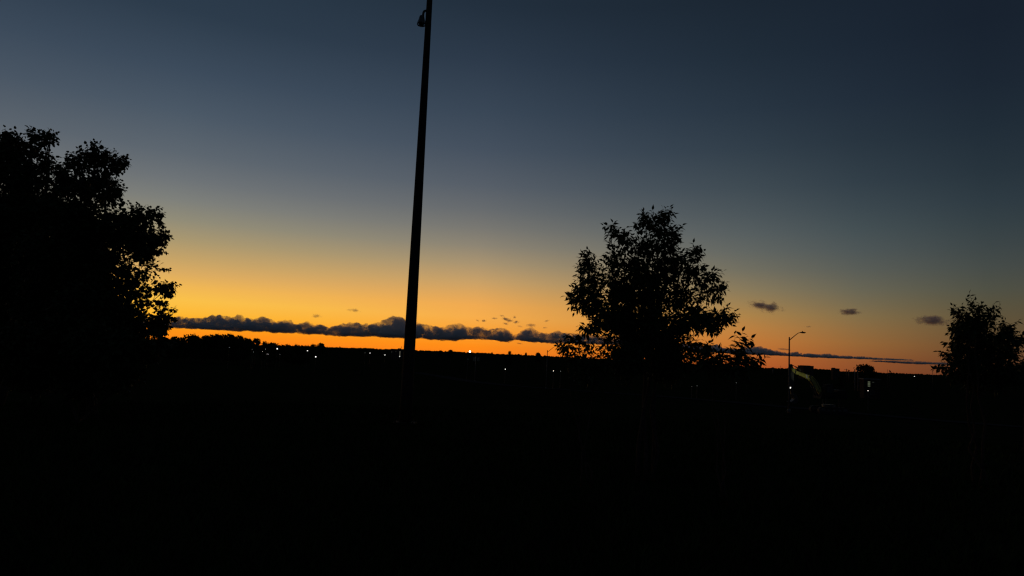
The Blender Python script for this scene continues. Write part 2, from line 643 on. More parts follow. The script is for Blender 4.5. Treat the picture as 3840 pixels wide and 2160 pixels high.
    if leaf_kind == 'long':                         # pinnate: the two rows lie across the shoot
        Uc = norm(np.cross(T, np.array((0, 1.0, 0)) + 0.5 * rng.normal(size=(len(T), 3))))
        side = Uc[idx] * np.where(k % 2, 1, -1)[:, None]
    else:
        side = U[idx] * np.cos(k * 2.4)[:, None] + W[idx] * np.sin(k * 2.4)[:, None]
    AX = t_ * np.where(last, 1.0, 0.42) + side * np.where(last, 0.1, 0.8) + down * np.where(last, 0.3, 0.42) + rng.normal(size=(n_, 3)) * 0.2
    P = A[idx] + tw[idx] * f[:, None]
    NR = np.array((0, 0, 0.8)) + t_ * 0.7 + rng.normal(size=(n_, 3)) * 0.55
    SZ = leaf_len * rng.uniform(0.7, 1.15, n_) * np.where(f > 0.9, 0.8, 1.0)
    FR = leaf_frames(P, AX, NR, SZ)
    # the leaves that stand free against what is behind them become objects of their own
    rel = (P + norm(AX) * SZ[:, None] * 0.5)
    cell = leaf_len * 1.1
    gx = np.floor((rel[:, 0] - rel[:, 0].min()) / cell).astype(int) + 2
    gz = np.floor((rel[:, 2] - rel[:, 2].min()) / cell).astype(int) + 2
    cnt = np.zeros((gx.max() + 4, gz.max() + 4))
    np.add.at(cnt, (gx, gz), 1)
    sm = sum(np.roll(np.roll(cnt, i, 0), j, 1) for i in (-1, 0, 1) for j in (-1, 0, 1))
    eye_el = (rel[:, 2] - EYE.z) / rel[:, 1]
    score = sm[gx, gz] - SZ / leaf_len * 4 + (eye_el < -0.012) * 1000
    order = np.argsort(score)
    one, rest = order[:singles], order[singles:]
    if leaf_kind not in LEAF_MESH:
        LEAF_MESH[leaf_kind] = np_mesh('leaf', template[0], template[1], lmat)
    for i in one:
        o = bpy.data.objects.new('leaf', LEAF_MESH[leaf_kind])
        o.parent = root
        m = Matrix(FR[i].tolist()).to_4x4()
        m.translation = Vector(P[i]) - base
        o.matrix_local = m
        col.objects.link(o)
    fo = link_mesh('foliage', leaves_mesh('foliage', P[rest], FR[rest], template, lmat), None, root)
    fo['kind'] = 'stuff'
    return root


def zl(rows, ox, oy, sc, dens=1.0):
    return [(ox + r[0] / sc, oy + r[1] / sc, r[2] / sc, (r[3] if len(r) > 3 else 1.0) * dens) for r in rows]


def zs_(rows, ox, oy, sc):
    return [(ox + a / sc, oy + b / sc, ox + c / sc, oy + d / sc) for a, b, c, d in rows]


# the young broad tree in the middle
mid_lobes = zl([(940, 230, 90), (850, 180, 50), (990, 150, 40), (1060, 280, 40), (640, 300, 55), (600, 250, 25), (720, 350, 60), (420, 560, 75), (410, 480, 35),
                (850, 400, 110), (1000, 390, 90), (640, 480, 80), (1110, 490, 65), (1200, 450, 40), (1210, 540, 50), (1340, 620, 45), (1380, 700, 45), (1290, 640, 60, .8),
                (1180, 600, 75), (1000, 560, 130), (780, 560, 120), (590, 620, 105), (430, 680, 90), (350, 740, 45), (350, 790, 45), (450, 800, 75), (1230, 760, 65, .7),
                (1330, 740, 50, .8), (1100, 760, 110), (900, 760, 130), (680, 780, 130), (480, 850, 60), (560, 930, 90), (440, 990, 50), (700, 960, 130), (900, 960, 130),
                (1100, 960, 110), (1240, 930, 85), (1370, 935, 60), (1440, 920, 40), (1320, 990, 50, .9), (800, 1130, 130), (600, 1100, 80, .7), (1000, 1130, 130),
                (1180, 1110, 80, .6), (460, 1050, 50, .6), (700, 1250, 140), (1000, 1260, 140), (1200, 1240, 90, .8), (850, 650, 120), (650, 720, 90), (1030, 300, 60)],
               2000, 740, 2.013)
mid_shoots = zs_([(1035, 75, 960, 210), (1003, 75, 950, 190), (900, 95, 860, 220), (820, 115, 850, 215), (765, 200, 840, 270), (600, 190, 610, 310), (527, 212, 600, 320),
                  (690, 245, 680, 340), (745, 290, 730, 380), (1125, 210, 1050, 330), (1100, 350, 1030, 410), (1208, 342, 1190, 480), (1262, 362, 1215, 480),
                  (1288, 405, 1220, 490), (1288, 530, 1200, 570), (1435, 555, 1350, 650), (1455, 635, 1370, 710), (1455, 690, 1380, 730), (1430, 780, 1330, 770),
                  (1472, 815, 1430, 940), (1530, 855, 1440, 935), (1542, 885, 1440, 955), (1312, 842, 1320, 940), (1410, 875, 1390, 940), (405, 395, 410, 520),
                  (373, 425, 400, 530), (462, 460, 470, 550), (335, 510, 420, 580), (310, 655, 400, 730), (288, 675, 390, 725), (235, 745, 350, 765), (262, 775, 360, 795),
                  (320, 850, 420, 825), (385, 885, 470, 865), (345, 970, 450, 1005), (530, 455, 620, 530), (590, 400, 640, 470), (560, 330, 640, 390), (335, 600, 420, 650),
                  (1385, 1020, 1300, 1010), (1440, 975, 1340, 960), (345, 1000, 450, 1030), (1340, 1105, 1250, 1150), (1270, 860, 1180, 820), (860, 480, 850, 600)], 2000, 740, 2.013)
b = at(2000 + 880 / 2.013, 1500, 10.0)
grow_tree('broad_young_tree', 'broad young tree with long pointed leaves, tallest of the trees beside the dark street lamp', 'tree', b, 10.0, mid_lobes, mid_shoots,
          'long', 0.098, 32.0, 0.45, 0.75, 0.034, stems=4)

low_left = zl([(260, 1130, 45, .7), (340, 1140, 60, .8), (230, 1170, 30, .6), (420, 1170, 70, .8), (330, 1240, 90), (500, 1190, 70, .8), (520, 1280, 90), (430, 1330, 110)], 2000, 740, 2.013)
low_left_s = zs_([(180, 1120, 260, 1150), (215, 1090, 260, 1160), (240, 1030, 320, 1100), (300, 1040, 360, 1110), (200, 1150, 280, 1180), (205, 1180, 290, 1200), (350, 1060, 370, 1130)], 2000, 740, 2.013)
grow_tree('low_shrub', 'low leafy shrub at the left foot of the broad young tree', 'shrub', at(2000 + 420 / 2.013, 1500, 9.2), 9.2, low_left, low_left_s,
          'long', 0.09, 14.0, 0.6, 0.35, 0.014, stems=3)

sap = zl([(1350, 1200, 60, .6), (1450, 1220, 70, .6), (1540, 1240, 70, .8), (1400, 1300, 110), (1560, 1330, 100), (1290, 1270, 90), (1600, 1250, 40, .8)], 2000, 740, 2.013)
sap_s = zs_([(1580, 1012, 1505, 1230), (1645, 1060, 1530, 1200), (1640, 1140, 1545, 1260), (1757, 1208, 1630, 1300), (1700, 1200, 1630, 1290), (1490, 1140, 1440, 1230),
             (1345, 1095, 1300, 1200), (1290, 1120, 1330, 1230), (1420, 1140, 1430, 1240), (1650, 1190, 1560, 1280), (1680, 1270, 1590, 1300)], 2000, 740, 2.013)
grow_tree('leafy_sapling', 'sapling with arching shoots of drooping leaves, between the broad tree and the dark street lamp', 'sapling', at(2000 + 1450 / 2.013, 1520, 8.6), 8.6, sap, sap_s,
          'long', 0.105, 14.0, 0.7, 0.3, 0.014, stems=3)

# the small tree at the right-hand edge
r_lobes = zl([(1080, 345, 38), (930, 460, 40), (1060, 440, 75), (1250, 460, 58), (1320, 450, 30), (980, 560, 110), (1150, 580, 120), (1300, 570, 60, .8), (1450, 660, 60),
              (1530, 650, 40), (920, 700, 95), (1100, 740, 130), (1280, 780, 115), (1450, 740, 95), (1600, 780, 80), (1680, 740, 40), (880, 830, 65), (950, 900, 110),
              (1150, 950, 140), (1350, 960, 130), (1520, 900, 90), (1590, 980, 40), (820, 960, 60), (860, 1060, 75), (730, 1120, 40), (1000, 1100, 140), (1250, 1130, 130),
              (1450, 1090, 100), (1580, 1140, 70), (1100, 1250, 150), (1350, 1250, 150), (1600, 1260, 100), (850, 1220, 90)], 3340, 1060, 3.45)
r_shoots = zs_([(1020, 138, 1085, 340), (988, 242, 1045, 390), (1182, 265, 1110, 390), (800, 293, 905, 460), (925, 288, 990, 460), (770, 358, 875, 480), (1352, 258, 1260, 410),
                (1388, 338, 1310, 460), (1440, 478, 1460, 630), (1650, 493, 1510, 630), (1725, 670, 1650, 750), (762, 565, 890, 600), (795, 535, 890, 580), (788, 665, 890, 710),
                (688, 765, 850, 810), (760, 840, 870, 850), (615, 890, 785, 945), (670, 940, 790, 960), (545, 1120, 720, 1115), (590, 1072, 720, 1105), (750, 1100, 800, 1130),
                (1650, 950, 1570, 960), (1660, 880, 1590, 860), (1480, 480, 1470, 620), (1560, 570, 1500, 650), (720, 1030, 830, 1020)], 3340, 1060, 3.45)
grow_tree('edge_tree', 'small pointed tree with feathery shoots, rightmost of the near trees', 'tree', at(3340 + 1200 / 3.45, 1560, 11.0), 11.0, r_lobes, r_shoots,
          'long', 0.098, 32.0, 0.5, 0.45, 0.026, stems=3)
e_lobes = zl([(1690, 1090, 55), (1760, 1070, 60), (1720, 1170, 100), (1820, 1150, 100)], 3340, 1060, 3.45)
grow_tree('rounded_shrub', 'rounded dark shrub behind the rightmost near tree', 'shrub', at(3340 + 1740 / 3.45, 1480, 20.0), 20.0, e_lobes, [], 'round', 0.12, 12.0, 0.2, 0.6, 0.03, stems=2, singles=60)

# the big trees on the left
la = [(30, 560, 58), (85, 570, 62), (120, 510, 24), (165, 520, 30), (190, 515, 20), (35, 510, 22), (60, 680, 100), (150, 650, 55, .8), (-40, 600, 110), (20, 850, 150), (-60, 1000, 180),
      (120, 800, 110, .9), (185, 600, 24, .7), (160, 570, 24, .6), (60, 1000, 150), (0, 1180, 170), (-150, 800, 170), (-150, 1100, 200)]
la = [(l + (0.86 if l[2] >= 140 else 1.0,))[:4] for l in la]
las = [(192, 490, 150, 540), (204, 535, 150, 545), (214, 600, 150, 625), (183, 568, 150, 620), (110, 484, 120, 540), (41, 488, 45, 550), (14, 495, 20, 560), (196, 628, 150, 640)]
grow_tree('tall_left_tree', 'tall dark tree with open topmost sprays, cut off by the left edge of the photo', 'tree', at(20, 1560, 19.0), 19.0, la, las,
          'round', 0.115, 11.0, 0.2, 1.6, 0.13, stems=2, fill=0.9, dense_y=700, pitch_gap=0.55)
lb = [(222, 700, 48), (232, 655, 26), (360, 590, 48), (300, 610, 48), (420, 615, 42), (455, 610, 24), (370, 700, 82), (270, 700, 62, .9), (425, 740, 46), (300, 840, 115), (200, 800, 85, .9), (440, 870, 85), (510, 825, 56),
      (570, 810, 32), (590, 890, 32), (540, 920, 62), (430, 1020, 105, .8), (300, 1000, 135), (560, 1010, 42, .5), (590, 1080, 42, .6), (628, 1085, 22, .9), (540, 1150, 62, .42), (460, 1130, 90, .5),
      (500, 1060, 60, .4), (620, 1180, 36, .8), (590, 1225, 36, .9), (560, 1235, 60, .7), (330, 1180, 150), (440, 1250, 110), (180, 960, 120), (200, 1140, 150), (240, 640, 32, .8)]
lb = [(l + (0.86 if l[2] >= 110 else 1.0,))[:4] for l in lb]
lbs = [(352, 527, 350, 590), (376, 537, 370, 600), (400, 565, 395, 620), (428, 560, 425, 620), (476, 582, 440, 625), (474, 620, 430, 650), (252, 572, 262, 640), (297, 556, 300, 620),
       (462, 700, 430, 740), (614, 796, 570, 815), (607, 779, 560, 800), (621, 862, 592, 820), (638, 882, 590, 900), (625, 920, 575, 910), (625, 948, 580, 940), (635, 1007, 590, 1010),
       (673, 1069, 600, 1095), (652, 1110, 600, 1105), (628, 1138, 570, 1130), (663, 1200, 610, 1180), (628, 1214, 590, 1200), (618, 1248, 580, 1230), (640, 1070, 590, 1090)]
grow_tree('lobed_left_tree', 'big dark round-leaved tree with sky showing through its lower right side', 'tree', at(330, 1560, 16.5), 16.5, lb, lbs,
          'round', 0.098, 10.5, 0.15, 1.3, 0.1, stems=3, fill=0.9, dense_y=760, pitch_gap=0.55)
lc = [(60, 1300, 110), (200, 1290, 110), (340, 1300, 110), (460, 1310, 90), (560, 1310, 55), (130, 1380, 120), (300, 1400, 120), (450, 1390, 100), (605, 1290, 22, .7), (-60, 1320, 120)]
lc = [(l + (1.0,))[:4] for l in lc]
grow_tree('understorey_bush', 'dense black bush spreading beneath the big left trees', 'bush', at(300, 1520, 15.0), 15.0, lc, [(612, 1268, 590, 1300), (655, 1283, 610, 1300), (635, 1280, 600, 1305)],
          'round', 0.1, 10.0, 0.2, 0.8, 0.04, stems=3, singles=80, pitch_gap=0.55)


# ------------------------------------------------------------------ distant trees
def crown_mesh(seed, n_lobes, n_leaf, flat=1.0):
    """unit crown, about 1 wide and 1 tall, its foot at z = 0"""
    r_ = np.random.default_rng(seed)
    C, R = [], []
    for k in range(n_lobes):
        th = r_.uniform(0, 2 * math.pi)
        h = r_.uniform(0.18, 0.84)
        rad = 0.34 * math.sin(math.pi * min(1, max(0.0, h * 0.85 + 0.12))) * math.sqrt(r_.uniform(0.1, 1))
        C.append((rad * math.cos(th), rad * math.sin(th), h * flat))
        R.append(r_.uniform(0.12, 0.2))
    C, R = np.array(C), np.array(R)
    idx = r_.integers(0, n_lobes, n_leaf)
    d = norm(r_.normal(size=(n_leaf, 3)))
    p = C[idx] + d * R[idx][:, None] * r_.uniform(0.35, 1.05, (n_leaf, 1))
    u = norm(np.cross(d, r_.normal(size=(n_leaf, 3))))
    w = norm(np.cross(u, r_.normal(size=(n_leaf, 3))))
    s = r_.uniform(0.03, 0.06, (n_leaf, 1))
    V = np.stack([p - u * s * 0.6, p + w * s, p + u * s * 0.6, p - w * s], axis=1)
    F = np.array([(0, 1, 2), (0, 2, 3)])[None] + (np.arange(n_leaf) * 4)[:, None, None]
    return np_mesh('crown', V.reshape(-1, 3), F.reshape(-1, 3), M['far_leaf'])


def trunk_mesh():
    m = MB()
    m.tube([(0, 0, -0.06), (0.01, 0, 0.2), (-0.01, 0.01, 0.45), (0.0, 0.0, 0.75)], [0.035, 0.026, 0.018, 0.005], 7)
    for k in range(5):
        th = 2 * math.pi * k / 5
        m.tube([(0, 0, 0.25 + 0.07 * k), (0.13 * math.cos(th), 0.13 * math.sin(th), 0.42 + 0.07 * k), (0.26 * math.cos(th), 0.26 * math.sin(th), 0.5 + 0.08 * k)], [0.012, 0.008, 0.003], 5)
    me = m.mesh('trunk')
    me.materials.append(M['bark'])
    return me


CROWNS = [crown_mesh(10 + k, 15, 2600) for k in range(4)]
THIN = crown_mesh(30, 9, 420)
FAN = crown_mesh(31, 12, 1500)
TRUNK = trunk_mesh()


def far_tree(x, ytop, half, depth, label, group=None, crown=None, name='far_tree', cat='tree'):
    top = at(x, ytop, depth)
    gz_ = ground_z(top.x, top.y)
    h = top.z - gz_
    w = 2.2 * half * depth / FOCAL_PX
    root = empty(name, (top.x, top.y, gz_), label, cat, group)
    c = bpy.data.objects.new('crown', crown or random.choice(CROWNS))
    t = bpy.data.objects.new('trunk', TRUNK)
    for o in (c, t):
        col.objects.link(o)
        o.parent = root
        o.rotation_euler = (0, 0, random.uniform(0, 6.28))
    foot = max(0.0, h - 1.35 * w)
    c.location = (0, 0, foot)
    c.scale = (w, w, (h - foot) * 1.04)
    t.scale = (h * 0.7, h * 0.7, h)
    return root


GL = 'dark trees of the hump beside the big left trees'
hump = [(600, 1277, 30, 'dark tree in the low dip right at the foot of the big left trees'),
        (628, 1266, 24, 'small round tree leftmost in the dark hump of trees'),
        (672, 1261, 30, 'flat-topped tree on the left shoulder of the dark hump'),
        (722, 1256, 30, 'rounded tree beside the left shoulder of the dark hump'),
        (764, 1261, 26, 'lower tree in the notch of the dark hump of trees'),
        (800, 1251, 36, 'tallest tree on the crest of the dark hump'),
        (845, 1250, 36, 'broad tree right of centre on the crest of the dark hump'),
        (884, 1256, 30, 'tree where the dark hump of trees begins to fall'),
        (912, 1265, 20, 'last tree on the right slope of the dark hump'),
        (938, 1271, 13, 'narrow tree standing free just right of the dark hump'),
        (963, 1269, 12, 'spiky little tree, second one right of the dark hump'),
        (990, 1282, 18, 'low tree above the brightest of the left lights'),
        (1022, 1286, 24, 'low wide tree above the brightest of the left-hand town lights'),
        (1066, 1290, 28, 'low tree between the dark hump and the flat-topped clump'),
        (1110, 1294, 26, 'very low tree just left of the flat-topped clump'),
        (1148, 1297, 18, 'smallest low tree beside the flat-topped clump')]
hump[11] = (990, 1282, 18, 'low tree just right of the spiky little tree')
for x, y, hw_, lb_ in hump:
    far_tree(x, y, hw_ * 1.5, 330 + random.uniform(-20, 40), lb_, GL)
sky_trees = [(1175, 1292, 18, 670, 'left tree of the flat-topped clump on the skyline', None), (1205, 1285, 17, 675, 'right and taller tree of the flat-topped clump on the skyline', None),
             (1235, 1300, 5, 770, 'tiny bush on the skyline right of the flat-topped clump', THIN), (1276, 1297, 8, 730, 'tiny spiky bush on the ridge between clump and pole', THIN),
             (1430, 1305, 11, 850, 'low spiky bush on the ridge left of the apartment block', THIN), (1690, 1312, 13, 800, 'low rounded tree on the ridge left of the lit street lamp', None),
             (1652, 1314, 10, 800, 'low rounded bush on the ridge right of the tall pole', None), (1845, 1322, 9, 770, 'small hump of a bush on the ridge right of the lit street lamp', None),
             (1907, 1315, 21, 610, 'bushy tree on the ridge, largest between lit lamp and broad tree', FAN), (1975, 1323, 10, 650, 'small round bush on the ridge in front of the orange sky', None),
             (2018, 1323, 14, 650, 'low bush on the ridge just left of the half-hidden street lamp', None), (2043, 1329, 8, 610, 'thin twiggy bush touching the half-hidden street lamp', THIN),
             (3246, 1368, 46, 480, 'fan-shaped tree on the skyline between the chimneys and the flag', None)]
for x, y, hw_, dp, lb_, cr_ in sky_trees:
    far_tree(x, y, hw_, dp, lb_, 'trees and bushes along the skyline', cr_)
far_tree(3146, 1412, 28, 118, 'pale faintly lit shrub right of the yellow excavator', None, FAN, 'lit_shrub', 'shrub')

# woods on the far ridge: too small and many to tell apart
n_w = 2600
V, F = [], []
ico = [(0, 0, 1), (0.89, 0, 0.45), (0.28, 0.85, 0.45), (-0.72, 0.53, 0.45), (-0.72, -0.53, 0.45), (0.28, -0.85, 0.45), (0.8, 0.5, -0.5), (-0.3, 0.9, -0.5), (-0.95, 0, -0.5), (-0.3, -0.9, -0.5), (0.8, -0.5, -0.5)]
icf = [(0, 1, 2), (0, 2, 3), (0, 3, 4), (0, 4, 5), (0, 5, 1), (1, 6, 2), (2, 7, 3), (3, 8, 4), (4, 9, 5), (5, 10, 1), (2, 6, 7), (3, 7, 8), (4, 8, 9), (5, 9, 10), (1, 10, 6)]
for k in range(n_w):
    a = math.radians(rng.uniform(-46, 46))
    r = rng.uniform(2650, 3060)
    x, y = r * math.sin(a), r * math.cos(a)
    big = max(0.0, mnoise.noise(Vector((a * 40, 0.3, 0))))
    s = rng.uniform(1.3, 3.6) + 4.0 * big * rng.random()
    z = ground_z(x, y)
    b0 = len(V)
    for v in ico:
        q = 1 + rng.uniform(-0.25, 0.25)
        V.append((x + v[0] * s * 1.3 * q, y + v[1] * s * 1.3 * q, z + s * 0.35 + v[2] * s * 0.75 * q))
    F += [tuple(i + b0 for i in f) for f in icf]
tag(link_mesh('distant_woods', np_mesh('distant_woods', V, F, M['far_leaf']), None), 'thin dark line of woods along the far ridge', kind='stuff')


# ------------------------------------------------------------------ the tall pole and the bell-shaped fixture on it
PD = 18.0
pb = at(1527, 1440, PD)
pz = ground_z(pb.x, pb.y)
p_mid = at(1535, 1315, PD)
p_top = at(1611, 0, PD)
axis = (p_top - p_mid).normalized()
foot = p_mid - axis * ((p_mid.z - pz) / axis.z)
px_m = PD / FOCAL_PX
slope_r = (21.5 - 11.2) * px_m / (p_top - p_mid).length            # the taper seen in the photograph
r_at = lambda z: 21.5 * px_m - slope_r * (z - p_mid.z)
pole = empty('tall_light_pole', foot, 'tall dark tapered steel pole rising out of the top of the photo', 'pole')
m = MB()
zt = 13.2
pts, rr = [], []
for k in range(15):
    z = pz + 0.05 + (zt - pz) * k / 14
    pts.append(foot + axis * ((z - pz) / axis.z))
    rr.append(r_at(z))
m.tube(pts, rr, 28)
m.build('shaft', M['pole'], pole, True)
m = MB(); m.box(foot + Vector((0, 0, 0.045)), (0.56, 0.56, 0.05)); m.build('base_plate', M['pole'], pole)
for sx_ in (-1, 1):
    for sy_ in (-1, 1):
        m = MB(); m.tube([foot + Vector((sx_ * .23, sy_ * .23, 0.02)), foot + Vector((sx_ * .23, sy_ * .23, 0.15))], 0.02, 6)
        m.build('anchor_bolt', M['pole'], pole)
m = MB(); m.box(foot + axis * 0.6 + Vector((0, -r_at(pz + .6) - 0.004, 0)), (0.11, 0.02, 0.2)); m.build('hand_hole_cover', M['pole'], pole)
m = MB(); m.ball(pts[-1], rr[-1] * 1.08, 20, 8, (1, 1, .6)); m.build('cap', M['pole'], pole, True)

fx = at(1580.5, 60, PD)
bell = empty('bell_fixture', fx, 'small bell-shaped fixture on a curved arm near the top of the tall pole', 'fixture')
P_ = lambda zx, zy: at(1450 + zx / 8.523, zy / 8.523, PD)
m = MB()
arm = [P_(1400, 352), P_(1290, 350), P_(1235, 345), P_(1200, 362), P_(1178, 400), P_(1168, 450), P_(1162, 520)]
m.tube(arm, 0.032, 12)
m.build('arm', M['dark_steel'], bell, True)
m = MB(); m.tube([P_(1320, 352), P_(1278, 351)], [0.05, 0.05], 14); m.build('mounting_flange', M['dark_steel'], bell, True)
cx = P_(1128, 520)
S = px_m / 8.523                                     # metres per pixel of the enlarged view
m = MB()
m.lathe(cx, [(0.001, 0.012), (66 * S, 0.01), (74 * S, -0.005), (74 * S, -20 * S), (78 * S, -110 * S), (88 * S, -220 * S), (86 * S, -232 * S), (0.001, -234 * S)], 28)
m.build('housing', M['black'], bell, True)
m = MB()
m.lathe(cx, [(78 * S, -4 * S), (112 * S, -140 * S), (140 * S, -215 * S), (146 * S, -250 * S), (143 * S, -280 * S), (140 * S, -280 * S), (141 * S, -250 * S), (136 * S, -215 * S), (108 * S, -140 * S), (76 * S, -6 * S)], 36)
m.build('clear_shade', M['dome'], bell, True)
m = MB()
pts = [(142 * S, -262 * S), (148 * S, -264 * S), (149 * S, -296 * S), (138 * S, -310 * S), (132 * S, -300 * S), (136 * S, -268 * S), (142 * S, -262 * S)]
m.lathe(cx, pts, 36)
m.build('rim', M['black'], bell, True)
m = MB()
m.lathe(cx, [(86 * S, -232 * S), (92 * S, -238 * S), (92 * S, -250 * S), (80 * S, -252 * S)], 28)
m.build('highlight_ring', M['white'], bell, True)  # white band painted in as the highlight along the core's edge
m = MB()
m.lathe(cx, [(78 * S, -250 * S), (78 * S, -300 * S), (60 * S, -330 * S), (0.001, -338 * S)], 24)
m.build('lens_housing', M['black'], bell, True)


# ------------------------------------------------------------------ street lamps
def street_lamp(px, ytop, depth, ay, hx, hy, label, lit, thick=0.09, head=0.62, side=1):
    """pole top at (px, ytop); arm leaves the pole at ay and carries the head whose middle is at (hx, hy)"""
    top = at(px, ytop, depth)
    gz_ = ground_z(top.x, top.y)
    root = empty('street_lamp', (top.x, top.y, gz_), label, 'street lamp', 'street lamps along the road')
    m = MB(); m.tube([(top.x, top.y, gz_ - 0.05), (top.x, top.y, (gz_ + top.z) / 2), top], [thick * 1.25, thick * 1.1, thick * 0.85], 12)
    m.build('pole', M['galv'], root, True)
    m = MB(); m.tube([(top.x, top.y, gz_ - 0.02), (top.x, top.y, gz_ + 0.45)], [thick * 2.1, thick * 1.7], 12); m.build('base', M['galv'], root, True)
    a0 = Vector((top.x, top.y, at(px, ay, depth).z))
    h = at(hx, hy, depth); h.y = top.y
    s = 1 if h.x > a0.x else -1
    he = h - Vector((s * head * 0.45, 0, 0))
    k1 = a0.lerp(he, 0.62); k1.z = a0.z + (he.z - a0.z) * 0.74
    k2 = a0.lerp(he, 0.82); k2.z = a0.z + (he.z - a0.z) * 0.93
    m = MB(); m.tube([a0, k1, k2, he, he + Vector((s * 0.12, 0, 0.0))], [thick * .62, thick * .5, thick * .45, thick * .42, thick * .42], 10)
    m.build('arm', M['galv'], root, True)
    m = MB()
    pr = [Vector((-.5, 0, -.02)), Vector((-.42, 0, .07)), Vector((-.05, 0, .1)), Vector((.3, 0, .075)), Vector((.5, 0, .0)), Vector((.3, 0, -.045)), Vector((-.3, 0, -.05))]
    m.prism([h + Vector((v.x * s * head, 0, v.z)) for v in pr], (0, 0.28, 0))
    hd = m.build('head', M['dark_steel'], root)
    m = MB(); m.tube([h + Vector((-.06 * s, 0, .09)), h + Vector((-.06 * s, 0, .2))], 0.05, 10); m.build('photocell', M['black'], hd)
    m = MB()
    if lit:
        m.ball(h + Vector((0.05 * s, -0.12, -0.12)), 0.27, 14, 10, (1, 1, .95))
        m.build('lamp', LAMP, hd, True)
    else:
        m.box(h + Vector((.02 * s, 0, -.06)), (head * .5, .22, .03)); m.build('lamp_lens', M['pane'], hd)
    return root


street_lamp(2960, 1264, 80.0, 1276, 3011, 1247.5, 'unlit street lamp on its own, with a slim arm, beside the yellow excavator', False, 0.085, 0.66)
street_lamp(2053, 1313, 147.0, 1321, 2092, 1298, 'unlit street lamp whose head is hidden in the shrub beside the broad tree', False, 0.08, 0.66)
lit = street_lamp(1784.5, 1336, 210.0, 1339, 1763, 1317, 'street lamp glowing bright white on the ridge right of the tall pole', True, 0.10, 0.66)

# signals and a sign on the lit lamp's pole
for k, (x, lb_) in enumerate(((1778, 'pale traffic signal left of the pole under the glowing street lamp'), (1794, 'pale traffic signal right of the pole under the glowing street lamp'))):
    c = at(x, 1347, 209.2)
    root = empty('traffic_signal', c, lb_, 'traffic signal', 'traffic signals under the glowing lamp')
    m = MB(); m.box(c, (0.52, 0.3, 1.15)); m.build('housing', M['signal'], root)
    for j in range(3):
        q = c + Vector((0, -0.16, 0.36 - 0.36 * j))
        m = MB(); m.tube([q + Vector((0, 0.005, 0)), q + Vector((0, -0.03, 0))], 0.13, 12); m.build('lens', M['black'], root)
        m = MB(); m.tube([q + Vector((0, 0.0, .15)), q + Vector((0, -.22, .13))], [.035, .03], 6); m.build('visor', M['black'], root)
    m = MB(); m.tube([c + Vector((0, 0.1, 0.1)), Vector((at(1784.5, 1347, 210).x, 210.0, c.z + 0.1))], 0.035, 6); m.build('bracket', M['galv'], root)
c = at(1754, 1346, 208.0)
root = empty('triangular_sign', c, 'small pale triangular sign below and left of the glowing street lamp', 'sign')
m = MB(); m.prism([c + Vector((-.33, 0, -.3)), c + Vector((.33, 0, -.3)), c + Vector((0, 0, .32))], (0, 0.03, 0)); m.build('panel', M['signal'], root)
m = MB(); m.tube([(c.x, c.y + .05, ground_z(c.x, c.y) - .05), (c.x, c.y + .05, c.z + .2)], 0.04, 8); m.build('post', M['galv'], root)


# ------------------------------------------------------------------ small town lights on posts
def town_light(x, y, depth, r, material, label):
    c = at(x, y, depth)
    gz_ = ground_z(c.x, c.y)
    root = empty('town_light', (c.x, c.y, gz_), label, 'light', 'small lights of the town below')
    m = MB(); m.tube([(c.x, c.y, gz_ - .05), (c.x, c.y, c.z - r * .8)], [0.07, 0.05], 6); m.build('post', M['dark_steel'], root)
    m = MB(); m.ball(c, r * 0.76, 10, 6); m.build('lamp', material, root, True)
    m = MB(); m.lathe(c + Vector((0, 0, r * .7)), [(0.02, r * .5), (r * .9, r * .1), (r * .95, 0), (0.02, 0.0)], 10); m.build('cap', M['dark_steel'], root, True)


